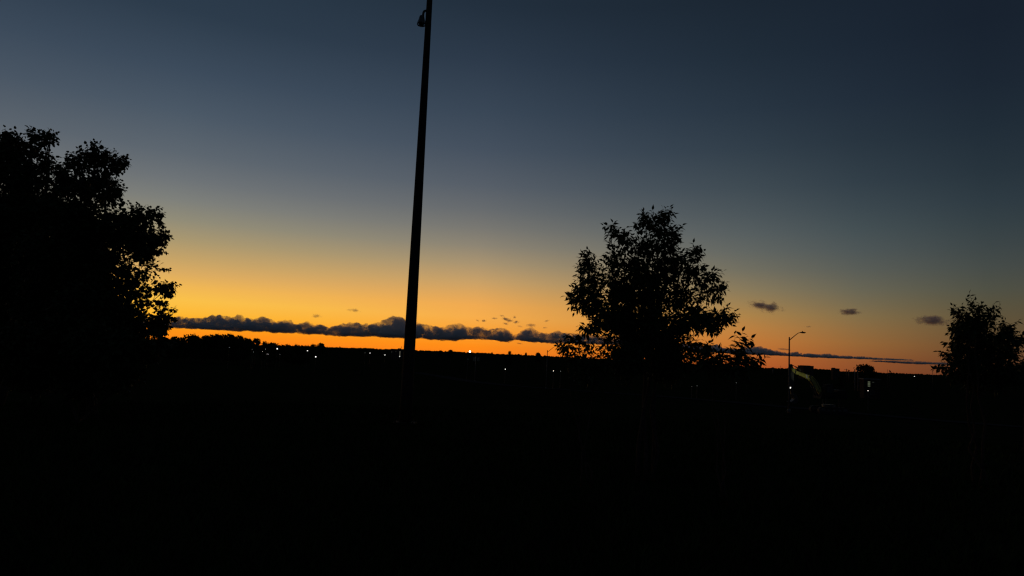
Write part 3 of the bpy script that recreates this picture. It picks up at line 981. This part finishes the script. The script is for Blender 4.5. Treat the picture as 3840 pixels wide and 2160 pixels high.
TL = [(1039.5, 1308, 340, .40, LAMP_SMALL, 'bright white light under the trees, brightest left of the tall pole'),
      (996.5, 1310, 340, .095, LAMP_SMALL, 'tiny white light just left of the brightest left-hand town light'),
      (985, 1318, 330, .095, LAMP_SMALL, 'tiny white light, upper of those below the spiky little tree'),
      (1001.7, 1327, 320, .095, LAMP_SMALL, 'left light of the close tiny pair below the brightest town light'),
      (1006.5, 1328.5, 320, .095, LAMP_SMALL, 'right light of the close tiny pair below the brightest town light'),
      (860, 1303, 300, .13, LAMP_DIM, 'faint speck of light under the dark hump of trees'),
      (950.6, 1320, 320, .12, LAMP_DIM, 'faint lower speck of light right of the dark hump'),
      (945.6, 1310, 330, .12, LAMP_DIM, 'faint upper speck of light right of the dark hump'),
      (1050, 1328, 320, .12, LAMP_DIM, 'faint speck straight below the brightest left-hand town light'),
      (1153, 1315, 360, .30, LAMP_SMALL, 'white light directly under the flat-topped skyline clump'),
      (1184, 1338, 300, .34, LAMP_SMALL, 'white light low down, right below the flat-topped clump'),
      (1387.5, 1324, 420, .28, LAMP_SMALL, 'clear white light on the slope left of the apartment block'),
      (1369, 1323, 420, .12, LAMP_DIM, 'faint speck left of the clear white slope light'),
      (1443.6, 1331, 420, .30, LAMP_SMALL, 'white light just left below the apartment block'),
      (1895, 1384.5, 205, .15, LAMP_SMALL, 'lone white light low below the bushy skyline tree'),
      (2075.5, 1391, 150, .10, LAMP_SMALL, 'white light low below the half-hidden street lamp'),
      (2102, 1392, 150, .07, LAMP_DIM, 'faint light at the foot of the low shrub'),
      (3255, 1465, 110, .075, LAMP_SMALL, 'small white light below the four stacked stair windows'),
      (3097.5, 1450, 106, .06, LAMP_DIM, 'dim light between the yellow excavator and the pale shrub'),
      (3086, 1451, 106, .04, LAMP_DIM, 'faintest speck close to the yellow excavator boom'),
      (3429, 1411.6, 900, .45, LAMP_SMALL, 'tiny white light on the far hillside left of the rightmost tree'),
      (2761, 1435, 130, .05, LAMP_DIM, 'faint speck of light under the leafy sapling'),
      (2614, 1447, 120, .04, LAMP_DIM, 'right of two faint specks under the broad tree'),
      (2594, 1449, 120, .04, LAMP_DIM, 'left of two faint specks under the broad tree')]
for x, y, dp, r, lm, lb_ in TL:
    if x < 1200:                                   # these stand on the near side of the hump of trees
        dp, r = dp * 0.8, r * 0.8
    town_light(x, y, dp, r, lm, lb_)


# ------------------------------------------------------------------ far buildings
def block(name, label, x0, x1, ytop, depth, deep, material, cols, rows, lit_cells, cat='building', roof_bits=(), win=(1.4, 1.3), first=1.2):
    a, b_ = at(x0, ytop, depth), at(x1, ytop, depth)
    w = b_.x - a.x
    cxm = (a.x + b_.x) / 2
    zt = (a.z + b_.z) / 2
    gz_ = ground_z(cxm, depth)
    root = empty(name, (cxm, depth, gz_), label, cat)
    m = MB(); m.box((cxm, depth + deep / 2, (zt + gz_ - 1) / 2), (w, deep, zt - gz_ + 1)); m.build('wall', material, root)
    m = MB(); m.box((cxm, depth + deep / 2, zt + 0.2), (w + .5, deep + .5, .4)); rf = m.build('roof', M['concrete'], root)
    for (bx0, bx1, bt, nm) in roof_bits:
        p, q = at(bx0, bt, depth), at(bx1, bt, depth)
        hgt = max(0.3, (p.z + q.z) / 2 - zt - .4)
        m = MB(); m.box(((p.x + q.x) / 2, depth + deep * .5, zt + .4 + hgt / 2), (q.x - p.x, deep * .6, hgt)); m.build(nm, material, rf)
    fr = MB(); fr.box((0, 0.02, 0), (win[0], .12, win[1])); fm = fr.mesh('window'); fm.materials.append(M['concrete'])
    pn = MB(); pn.box((0, -.05, 0), (win[0] * .86, .03, win[1] * .84)); pm = pn.mesh('pane'); pm.materials.append(M['pane'])
    pl = {}
    for i in range(cols):
        for j in range(rows):
            q = Vector((cxm - w / 2 + w * (i + .5) / cols, depth - .03, zt - first - (zt - gz_ - first) * j / rows))
            o = bpy.data.objects.new('window', fm); o.parent = root; o.location = q - Vector(root.location); col.objects.link(o)
            mt = lit_cells.get((i, j))
            if mt is not None and mt.name not in pl:
                pl[mt.name] = pm.copy(); pl[mt.name].materials[0] = mt
            p = bpy.data.objects.new('pane', pm if mt is None else pl[mt.name]); p.parent = o; col.objects.link(p)
    return root


lc_ = {(4, j): WIN_LIT for j in range(1, 6)}
lc_[(0, 1)] = lc_[(0, 2)] = lc_[(2, 1)] = emit('faintly_lit_window', (1, .95, .8), 0.02)
lc_[(4, 5)] = emit('bright_window', (1, .97, .9), 1.1)
block('apartment_block', 'apartment block with a column of lit windows beside the tall pole', 1466, 1512, 1309.5, 1100.0, 18.0, M['brick'], 6, 8, lc_,
      roof_bits=((1491, 1500, 1306, 'stair_head'),), first=2.0)
block('large_flat_block', 'large dark flat-roofed block on the skyline right of the dark street lamp', 3013.5, 3051.5, 1372.5, 1000.0, 20.0, M['brick'], 6, 6, {},
      roof_bits=((3017, 3044, 1371, 'plant_room'),), first=2.0)
block('stepped_block', 'smaller dark block with a stepped roof right of the large flat block', 3124, 3148.5, 1382.5, 1100.0, 7.0, M['brick'], 4, 5, {},
      roof_bits=((3124.5, 3134, 1379, 'upper_storey'),), first=2.0)
sw = block('low_stair_building', 'low dark building with four stacked greenish lit windows', 3240, 3300, 1424, 240.0, 3.0, M['brick'], 1, 1, {}, first=4.5)
for j in range(4):
    q = at(3258.5, 1432.3 + j * 5.2, 239.95)
    m = MB(); m.box(q + Vector((0, 0.02, 0)), (0.92, .1, .44)); f_ = m.build('window', M['dark_steel'], sw)
    m = MB(); m.box(q + Vector((0, -.05, 0)), (0.82, .03, .32)); m.build('pane', WIN_STAIR, f_)
q = at(3274, 1433.5, 239.95)
m = MB(); m.box(q, (0.8, .1, .36)); f_ = m.build('window', M['dark_steel'], sw)
m = MB(); m.box(q + Vector((0, -.07, 0)), (0.7, .03, .26)); m.build('pane', emit('dim_window', (.9, 1, .85), 0.016), f_)


def mast(name, x, y0, y1, depth, r, label, cat='mast', material=None, extra=None):
    t = at(x, y0, depth)
    gz_ = ground_z(t.x, t.y)
    root = empty(name, (t.x, t.y, gz_), label, cat)
    m = MB(); m.tube([(t.x, t.y, gz_ - .3), t], [r * 1.2, r * .8], 10); m.build('shaft', material or M['dark_steel'], root, True)
    if extra == 'bars':
        for k, (dz, ln) in enumerate(((-.6, 1.4), (-1.6, 1.0), (-2.6, .7))):
            m = MB(); m.box(t + Vector((0, 0, dz * r * 5)), (ln * r * 10, r, r)); m.build('crossbar', M['dark_steel'], root)
    if extra == 'cap':
        m = MB(); m.lathe(t, [(r * .9, -r), (r * 2.0, -r * .2), (r * 2.0, r * .8), (0.02, r)], 14); m.build('cap', M['dark_steel'], root, True)
    return root, t


mast('roof_antenna', 1505.3, 1299, 0, 1090, .35, 'thin antenna standing against the sky at the apartment block', 'antenna')
mast('radio_mast', 2928, 1371, 0, 1500, .35, 'thin radio mast on the ridge left of the dark street lamp', 'mast')
mast('thin_antenna', 3174.5, 1383, 0, 900, .45, 'thin antenna with short bars right of the stepped block', 'antenna', extra='bars')
mast('vent_stack', 3183.5, 1389, 0, 900, .6, 'short capped vent stack just right of the thin barred antenna', 'vent', extra='cap')
mast('chimney', 3205.5, 1384.5, 0, 420, .36, 'straight pale chimney left of the fan-shaped tree', 'chimney', M['concrete'])
mast('capped_chimney', 3217, 1386, 0, 420, .32, 'capped chimney touching the fan-shaped tree', 'chimney', M['concrete'], 'cap')
mast('short_mast', 3328, 1385, 0, 600, .14, 'bare thin mast just left of the flag', 'mast')
mast('edge_mast', 3497, 1386, 0, 500, .13, 'bare thin mast against the orange sky at the rightmost tree', 'mast')
root, t = mast('flagpole', 3335, 1387, 0, 500, .12, 'flagpole with a limp dark flag on the right skyline', 'flagpole')
m = MB()
fl = []
for i in range(8):
    for j in range(5):
        u, v = i / 7, j / 4
        fl.append(t + Vector((.1 + u * 1.15, .12 * math.sin(u * 9 + v), -.1 - v * 1.1 - u * .9)))
m.add(fl, [(i * 5 + j, i * 5 + j + 1, i * 5 + j + 6, i * 5 + j + 5) for i in range(7) for j in range(4)])
me = m.mesh('flag'); fo = link_mesh('flag', me, M['cloth'], root)
sol = fo.modifiers.new('thickness', 'SOLIDIFY'); sol.thickness = 0.02

# water tower
t = at(2898.5, 1377.5, 1600)
gz_ = ground_z(t.x, t.y)
root = empty('water_tower', (t.x, t.y, gz_), 'tiny water tower on the ridge between sapling and dark street lamp', 'water tower')
m = MB(); m.tube([(t.x, t.y, gz_ - .5), (t.x, t.y, t.z - 2.5)], [1.6, 1.0], 12); m.build('stem', M['concrete'], root, True)
m = MB(); m.lathe((t.x, t.y, t.z - 2.6), [(0.8, -1.6), (1.6, -1.0), (2.7, .3), (2.9, 1.6), (2.4, 2.4), (0.02, 2.9)], 18); m.build('tank', M['concrete'], root, True)

# ------------------------------------------------------------------ the excavator
ED = 84.0
E = lambda x, y, d=0.0: at(x, y, ED) + Vector((0, d, 0))
eb = at(3105, 1470, ED)
egz = ground_z(eb.x, eb.y)
ex = empty('excavator', (eb.x, eb.y, egz), 'yellow excavator with its bent boom raised beside the dark street lamp', 'excavator')


def poly(pts, width, name, material, parent, d=0.0, bevel=0.03):
    m = MB(); m.prism([E(x, y, d) for x, y in pts], (0, width, 0))
    o = m.build(name, material, parent)
    bv = o.modifiers.new('bevel', 'BEVEL'); bv.width = bevel; bv.segments = 2
    return o


boom = poly([(2965, 1376), (2974, 1379), (2990, 1391.5), (3006, 1396), (3021, 1400.5), (3034, 1405), (3046, 1412), (3056, 1422), (3066, 1437), (3075, 1454), (3082, 1472), (3072, 1478),
             (3060, 1462), (3049, 1446), (3041, 1434), (3032, 1424.5), (3020, 1417.5), (3004, 1410), (2986, 1402.5), (2970, 1393), (2963, 1384)], 0.42, 'boom', M['yellow'], ex)
m = MB(); m.box((E(3024, 1405.5) + E(3021, 1417)) / 2, (0.13, 0.46, 0.42), Matrix.Rotation(-.25, 3, 'Y')); m.build('weld_band', M['white'], boom)
m = MB(); m.tube([E(2981, 1388, -.24), E(2979, 1400, -.24)], 0.06, 8); m.build('hose_clamp', M['dark_steel'], boom)
m = MB(); m.tube([E(3033, 1413, -.3), E(3033, 1413, .3)], 0.13, 14); m.build('pivot_pin', M['dark_steel'], boom)
m = MB(); m.tube([E(2984, 1390, -.23), E(3010, 1398.5, -.23), E(3036, 1408, -.23), E(3056, 1428, -.23), E(3072, 1460, -.23)], 0.03, 6); m.build('hose', M['black'], boom, True)
st = poly([(2961, 1366), (2968.5, 1365), (2971, 1372), (2975, 1384), (2976, 1400), (2975.5, 1440), (2973, 1480), (2965, 1480), (2961, 1440), (2959, 1395), (2957, 1379)], 0.34, 'stick', M['dark_steel'], ex)
m = MB(); m.tube([E(2969, 1368), E(2983, 1375.3)], 0.05, 10); m.tube([E(2983, 1375.3), E(2997, 1383)], 0.085, 12); m.build('stick_cylinder', M['dark_steel'], ex, True)
m = MB(); m.tube([E(2996, 1382.4), E(3004, 1391), E(3006, 1397)], [.09, .08, .05], 8); m.build('cylinder_bracket', M['dark_steel'], ex, True)
for dd in (-.34, .34):
    m = MB(); m.tube([E(3033, 1416, dd), E(3046, 1446, dd)], 0.05, 8); m.tube([E(3046, 1446, dd), E(3062, 1484, dd)], 0.085, 10); m.build('boom_cylinder', M['dark_steel'], ex, True)
bk = poly([(2962, 1478), (2974, 1476), (2984, 1484), (2989, 1498), (2984, 1510), (2972, 1514), (2960, 1508), (2968, 1502), (2974, 1495), (2969, 1486)], 0.95, 'bucket', M['dark_steel'], ex)
for k in range(5):
    q = E(2960, 1508, -.4 + .2 * k)
    m = MB(); m.prism([q + Vector((-.18, 0, .06)), q + Vector((.06, 0, .1)), q + Vector((.06, 0, -.03))], (0, .08, 0)); m.build('tooth', M['dark_steel'], bk)
hb = E(3118, 1478, .2)
poly([(3070, 1484), (3074, 1470), (3100, 1468), (3150, 1468), (3156, 1474), (3156, 1494), (3066, 1494)], 2.4, 'body', M['black'], ex, 0.3, .08)
poly([(3128, 1462), (3158, 1462), (3164, 1472), (3164, 1496), (3134, 1496)], 2.6, 'counterweight', M['black'], ex, 0.3, .12)
cb = poly([(3078, 1486), (3078, 1452), (3084, 1440), (3108, 1440), (3110, 1486)], 1.0, 'cab', M['black'], ex, -.75, .06)
m = MB(); m.prism([E(x, y, -1.27) for x, y in ((3082, 1470), (3082, 1453), (3087, 1444), (3104, 1444), (3105, 1470))], (0, .03, 0)); m.build('cab_window', M['pane'], cb)
for dd in (-.95, 1.35):
    q = E(3110, 1500, dd); zc = egz + .45
    pts = []
    for k in range(24):
        th = 2 * math.pi * k / 24
        pts.append(Vector((q.x + (1.35 if math.cos(th) > 0 else -1.35) + .45 * math.cos(th), q.y, zc + .45 * math.sin(th))))
    m = MB(); m.prism(pts, (0, .55, 0)); tr = m.build('track', M['rubber'], ex)
    for k in range(5):
        m = MB(); c = Vector((q.x - 1.35 + .675 * k, q.y, zc)); m.tube([c + Vector((0, -.3, 0)), c + Vector((0, .3, 0))], .2 if 0 < k < 4 else .33, 14); m.build('wheel', M['dark_steel'], tr, True)
m = MB(); q = E(3110, 1496, .2); m.tube([(q.x, q.y, egz + .7), (q.x, q.y, egz + 1.15)], .75, 18); m.build('turntable', M['dark_steel'], ex, True)

# the work light on a stand in front of the excavator, plus a spot added to brighten the boom
wl = at(2963.5, 1454, 80.8)
wz = ground_z(wl.x, wl.y)
wr = empty('work_light', (wl.x, wl.y, wz), 'bright white work light at the foot of the dark street lamp', 'work light')
m = MB(); m.tube([(wl.x, wl.y + .12, wz), wl + Vector((0, .12, -.08))], .03, 8); m.build('post', M['dark_steel'], wr)
for k in range(3):
    th = 2 * math.pi * k / 3 + .4
    m = MB(); m.tube([(wl.x, wl.y + .12, wz + .7), (wl.x + .55 * math.cos(th), wl.y + .12 + .55 * math.sin(th), wz + .01)], .02, 6); m.build('leg', M['dark_steel'], wr)
m = MB(); m.ball(wl, .085, 14, 10); m.build('lamp', LAMP_SMALL, wr, True)
m = MB(); m.box(wl + Vector((0, .11, 0)), (.24, .06, .2)); m.build('reflector', M['dark_steel'], wr)
sd = bpy.data.lights.new('boom_fill_spot', 'SPOT')
sd.energy = 80.0
sd.color = (0.97, 1.0, 0.78)
sd.spot_size = math.radians(34)
sd.spot_blend = 0.6
sd.shadow_soft_size = 0.06
so = bpy.data.objects.new('boom_fill_spot', sd)
so.parent = wr
tgt = E(3004, 1399)
so.location = wl + Vector((0.12, -.2, 0.02)) - Vector(wr.location)
so.rotation_euler = (tgt - (wl + Vector((0.12, -.2, 0.02)))).to_track_quat('-Z', 'Y').to_euler()
col.objects.link(so)

# ------------------------------------------------------------------ grass round the camera
n_g = 90000
rg = 1.2 * (28 / 1.2) ** rng.random(n_g)
ag = np.radians(rng.uniform(-50, 50, n_g))
gx_, gy_ = rg * np.sin(ag), rg * np.cos(ag)
gz0 = np.array([ground_z(x, y) for x, y in zip(gx_, gy_)])
h_ = rng.uniform(0.05, 0.14, n_g) * (1 + 0.02 * rg)
th = rng.uniform(0, 2 * math.pi, n_g)
w_ = 0.003 + 0.0009 * rg
ux, uy = np.cos(th) * w_, np.sin(th) * w_
lx, ly = rng.normal(0, .035, n_g), rng.normal(0, .035, n_g)
V = np.stack([np.stack([gx_ - ux, gy_ - uy, gz0 - .01], 1), np.stack([gx_ + ux, gy_ + uy, gz0 - .01], 1), np.stack([gx_ + lx + ux * .5, gy_ + ly + uy * .5, gz0 + h_ * .6], 1),
              np.stack([gx_ + lx * 2.4, gy_ + ly * 2.4, gz0 + h_], 1), np.stack([gx_ + lx - ux * .5, gy_ + ly - uy * .5, gz0 + h_ * .6], 1)], 1)
F = np.array([(0, 1, 2), (0, 2, 4), (4, 2, 3)])[None] + (np.arange(n_g) * 5)[:, None, None]
tag(link_mesh('grass', np_mesh('grass', V.reshape(-1, 3), F.reshape(-1, 3), M['grass']), None), 'short dark grass covering the near ground', kind='stuff')

# ------------------------------------------------------------------ clouds
CD = 12000.0
CPX = CD / FOCAL_PX


def cloud_material(dens, floor):
    m = bpy.data.materials.new('evening_cloud')
    m.use_nodes = True
    t = m.node_tree
    t.nodes.clear()
    co = nd(t, 'ShaderNodeTexCoord')
    mp = nd(t, 'ShaderNodeMapping')
    mp.inputs['Scale'].default_value = (1 / 330.0, 1 / 330.0, 1 / 130.0)
    t.links.new(co.outputs['Object'], mp.inputs['Vector'])
    nz = nd(t, 'ShaderNodeTexNoise')
    nz.inputs['Scale'].default_value = 1.0
    nz.inputs['Detail'].default_value = 4
    nz.inputs['Roughness'].default_value = 0.6
    t.links.new(mp.outputs[0], nz.inputs['Vector'])
    v = math_node(t, 'MULTIPLY', math_node(t, 'SUBTRACT', nz.outputs['Fac'], 0.40), 5.0)
    v = math_node(t, 'MULTIPLY', math_node(t, 'MINIMUM', math_node(t, 'MAXIMUM', v, floor), 1.0), dens)
    pv = nd(t, 'ShaderNodeVolumePrincipled')
    pv.inputs['Color'].default_value = (0.9995, 0.9995, 0.9995, 1)
    pv.inputs['Anisotropy'].default_value = 0.0
    t.links.new(v, pv.inputs['Density'])
    o = nd(t, 'ShaderNodeOutputMaterial')
    t.links.new(pv.outputs[0], o.inputs['Volume'])
    m.cycles.volume_step_rate = 0.12
    return m


M['cloud'] = cloud_material(0.024, 0.26)
M['thin_cloud'] = cloud_material(0.05, 0.5)


def cloud_bank(name, label, top, base, seed, depth=CD, voxel=11.0, thick=1.4, billow=1.0, material='cloud'):
    r_ = np.random.default_rng(seed)
    tx, ty = zip(*top)
    bx, by = zip(*base)
    m = MB()
    x = tx[0]
    px = depth / FOCAL_PX
    while x < tx[-1]:
        yt, yb = np.interp(x, tx, ty), np.interp(x, bx, by)
        h = max(4.0, yb - yt)
        # one puff that reaches the outline, and fill below it
        r0 = r_.uniform(0.16, 0.34) * h
        m.ball(at(x, yt + r0, depth) + Vector((0, r_.uniform(-.3, .3) * h * px, 0)), r0 * px, 10, 7)
        for k in range(7):
            r1 = r_.uniform(0.13, 0.27) * h
            y = r_.uniform(yt + r1 + .12 * h, max(yt + r1 + .13 * h, yb - r1 * .9))
            m.ball(at(x + r_.uniform(-.3, .3) * h, y, depth) + Vector((0, r_.uniform(-thick, thick) * h * px, 0)), r1 * px, 10, 7)
        for k in range(2):                            # the flatter layer along the base
            r1 = r_.uniform(0.13, 0.2) * h + 1.2
            m.ball(at(x + r_.uniform(-6, 6), yb - r1 * .75, depth) + Vector((0, r_.uniform(-thick, thick) * h * px, 0)), r1 * px, 10, 7, (2.4, 2.0, .75))
        x += max(2.2, 0.16 * h)
    me = m.mesh(name)
    o = bpy.data.objects.new(name, me)
    col.objects.link(o)
    rm = o.modifiers.new('join', 'REMESH'); rm.mode = 'VOXEL'; rm.voxel_size = voxel
    for sc_, st_ in ((170.0, 75.0), (60.0, 36.0), (26.0, 16.0)):
        tx_ = bpy.data.textures.new('billow', 'CLOUDS'); tx_.noise_scale = sc_; tx_.noise_depth = 3
        dm = o.modifiers.new('billow', 'DISPLACE'); dm.texture = tx_; dm.texture_coords = 'GLOBAL'; dm.strength = st_ * billow; dm.mid_level = 0.55
    dg = bpy.context.evaluated_depsgraph_get()
    nm = bpy.data.meshes.new_from_object(o.evaluated_get(dg))
    o.modifiers.clear()
    o.data = nm
    nm.materials.clear()
    nm.materials.append(M[material])
    nm.polygons.foreach_set('use_smooth', np.ones(len(nm.polygons), dtype=bool))
    return tag(o, label, 'cloud', 'clouds low in the evening sky')


top1 = [(300, 1180), (500, 1188), (640, 1196), (660, 1186), (680, 1182), (705, 1192), (740, 1193), (760, 1195), (790, 1181), (800, 1178), (840, 1180), (865, 1188), (885, 1193), (893, 1179), (902, 1176),
        (912, 1186), (940, 1196), (985, 1190), (1010, 1192), (1035, 1209), (1055, 1199), (1080, 1197), (1100, 1211), (1125, 1216), (1155, 1203), (1175, 1216), (1205, 1211), (1220, 1222)]
base1 = [(300, 1216), (640, 1230), (780, 1236), (830, 1240), (1000, 1245), (1100, 1250), (1160, 1253), (1220, 1255)]
cloud_bank('cloud', 'dark puffy cloud bank stretching from the big left trees to the small gap', top1, base1, 1)
top2 = [(1226, 1234), (1250, 1221), (1290, 1213), (1310, 1208), (1340, 1209), (1360, 1216), (1370, 1212), (1385, 1221), (1400, 1208), (1430, 1207), (1445, 1193), (1470, 1186), (1500, 1187), (1508, 1194),
        (1518, 1206), (1560, 1206), (1575, 1213), (1600, 1216), (1640, 1222), (1670, 1223), (1710, 1209), (1725, 1207), (1745, 1224), (1775, 1221), (1820, 1227), (1840, 1232), (1850, 1228), (1890, 1232), (1912, 1241), (1922, 1252)]
base2 = [(1226, 1258), (1300, 1262), (1400, 1263), (1500, 1269), (1560, 1269), (1640, 1275), (1700, 1278), (1730, 1272), (1800, 1273), (1850, 1277), (1900, 1282), (1922, 1276)]
cloud_bank('cloud', 'dark towering cloud bank crossed by the tall pole', top2, base2, 2)
top3 = [(1915, 1256), (1950, 1251), (1965, 1244), (1975, 1231), (1990, 1226), (2015, 1238), (2035, 1243), (2065, 1250), (2080, 1239), (2095, 1238), (2110, 1246), (2130, 1245), (2160, 1251), (2250, 1256), (2400, 1266), (2520, 1276)]
base3 = [(1915, 1276), (1940, 1275), (2000, 1285), (2100, 1288), (2200, 1291), (2300, 1294), (2400, 1298), (2520, 1303)]
cloud_bank('cloud', 'smooth dark cloud bank running behind the broad young tree', top3, base3, 3)
top4 = [(2560, 1290), (2640, 1302), (2668, 1297), (2685, 1292), (2705, 1303), (2730, 1310), (2790, 1307), (2810, 1303), (2850, 1301), (2880, 1310), (2900, 1319), (2912, 1318), (2925, 1323), (2945, 1323), (2952, 1328)]
base4 = [(2560, 1312), (2660, 1321), (2800, 1329), (2850, 1332), (2940, 1334), (2952, 1334)]
cloud_bank('cloud', 'dark cloud hump between the leafy sapling and the dark street lamp', [(x, y - 3) for x, y in top4], base4, 4, voxel=8.0, billow=.6, material='thin_cloud')
top5 = [(2955, 1327), (2975, 1322), (2989, 1323), (2993, 1331), (3010, 1332), (3030, 1327), (3060, 1331), (3090, 1329), (3108, 1329), (3118, 1333), (3150, 1337), (3175, 1336), (3200, 1339), (3235, 1338), (3250, 1340), (3300, 1345), (3420, 1350)]
base5 = [(2955, 1335), (2990, 1337), (3060, 1341), (3150, 1345), (3200, 1346), (3280, 1349), (3360, 1351), (3420, 1353)]
cloud_bank('cloud', 'long thin dark cloud streak right of the dark street lamp', [(x, y - 4) for x, y in top5], base5, 5, voxel=6.0, thick=3, billow=.35, material='thin_cloud')
top6 = [(3270, 1353), (3340, 1354), (3400, 1356), (3450, 1358), (3500, 1360), (3560, 1362), (3660, 1366)]
base6 = [(3270, 1356), (3340, 1360), (3400, 1364), (3450, 1366), (3500, 1367), (3560, 1368), (3660, 1370)]
cloud_bank('cloud', 'lowest thin cloud streak, left of the rightmost tree', [(x, y - 3) for x, y in top6], base6, 6, voxel=6.0, thick=3, billow=.3, material='thin_cloud')


def wisp_material(name, dens, seed):
    m = bpy.data.materials.new(name)
    m.use_nodes = True
    t = m.node_tree
    t.nodes.clear()
    co = nd(t, 'ShaderNodeTexCoord')
    ln = nd(t, 'ShaderNodeVectorMath', operation='LENGTH')
    t.links.new(co.outputs['Object'], ln.inputs[0])
    mp = nd(t, 'ShaderNodeMapping')
    mp.inputs['Location'].default_value = (seed * 7.3, seed * 3.1, seed * 1.7)
    mp.inputs['Scale'].default_value = (1.0, 1.0, 0.55)
    t.links.new(co.outputs['Object'], mp.inputs['Vector'])
    nz = nd(t, 'ShaderNodeTexNoise')
    nz.inputs['Scale'].default_value = 2.4
    nz.inputs['Detail'].default_value = 6
    nz.inputs['Roughness'].default_value = 0.62
    t.links.new(mp.outputs[0], nz.inputs['Vector'])
    edge = math_node(t, 'SUBTRACT', 1.0, ln.outputs['Value'])
    v = math_node(t, 'SUBTRACT', math_node(t, 'ADD', math_node(t, 'MULTIPLY', nz.outputs['Fac'], 3.4), math_node(t, 'MULTIPLY', edge, 1.3)), 2.2)
    v = math_node(t, 'MULTIPLY', math_node(t, 'MINIMUM', math_node(t, 'MAXIMUM', v, 0.0), 0.6), dens)
    pv = nd(t, 'ShaderNodeVolumePrincipled')
    pv.inputs['Color'].default_value = (0.97, 0.97, 0.98, 1)
    pv.inputs['Anisotropy'].default_value = 0.3
    t.links.new(v, pv.inputs['Density'])
    o = nd(t, 'ShaderNodeOutputMaterial')
    t.links.new(pv.outputs[0], o.inputs['Volume'])
    return m


wm = MB(); wm.ball((0, 0, 0), 1.0, 16, 10)
WISP = wm.mesh('cloud')
WS = [(1188, 1185, 27, 11, .5, 0, 'small ragged brown wisp above the gap in the cloud bank'), (1327, 1164, 36, 10, .5, 0, 'ragged brown wisp high above the bank left of the tall pole'),
      (2869, 1151, 80, 28, 1.7, -6, 'largest grey puff of cloud right of the broad tree'), (2764, 1208, 18, 6, .6, -4, 'faint little streak at the right edge of the broad tree'),
      (3032, 1225, 18, 5, .45, 6, 'faint streak above the dark street lamp head'), (3185, 1170, 52, 17, 1.6, 2, 'grey puff of cloud second from the right'),
      (3493, 1203, 84, 25, 1.7, 4, 'grey puff of cloud nearest the rightmost tree'), (1814, 1203, 14, 7, .9, 10, 'small dark wisp above and right of the glowing street lamp'),
      (1791, 1202, 13, 5, .5, -20, 'faint tiny wisp left of the small dark wisp'), (1854, 1194, 17, 5, .8, 4, 'flat little wisp at the left of the ragged cluster'),
      (1882, 1184, 15, 5, .5, 0, 'faint wisp topmost of the ragged cluster'),
      (1903, 1199, 34, 10, 1.2, -10, 'longest dark wisp in the middle of the ragged cluster'), (1936, 1208, 17, 9, 1.1, 10, 'round dark wisp at the right of the ragged cluster'),
      (1930, 1190, 9, 9, .6, 0, 'small faint puff above the right end of the ragged cluster'),
      (1896, 1214, 15, 6, .9, -4, 'low wisp beneath the ragged cluster'), (2050, 1203, 16, 6, .6, 18, 'slanting wisp left of the broad tree'),
      (1992, 1220, 30, 10, .7, 0, 'ragged wisp crowning the pointed hump of the cloud bank'), (1950, 1224, 16, 5, .4, -8, 'faint streak left of the pointed cloud hump'),
      (2043, 1229, 14, 5, .4, 4, 'faint streak right of the pointed cloud hump'), (2943, 1310, 46, 5, 1.0, 0, 'thin flat wisp crossed by the dark street lamp pole'),
      (1948, 1288, 20, 4, .6, -6, 'thin dark shred hanging under the cloud bank'), (3385, 1349, 34, 4, .9, -2, 'thin upper streak at the end of the long cloud streak')]
for k, (x, y, a_, b_, de, rot, lb_) in enumerate(WS):
    me = WISP.copy()
    me.materials.append(wisp_material('cloud_wisp', de * (3.4 if b_ > 12 else 2.3) / (b_ * 1.2 * CPX), k + 1))
    o = bpy.data.objects.new('cloud', me)
    o.location = at(x, y, CD - 300)
    o.scale = (a_ * CPX, b_ * 1.6 * CPX, b_ * CPX)
    o.rotation_euler = (0, math.radians(-rot + 2.6), 0)
    col.objects.link(o)
    tag(o, lb_, 'cloud', 'clouds low in the evening sky')

print('tris', sum(len(o.data.polygons) for o in scene.objects if o.type == 'MESH'))
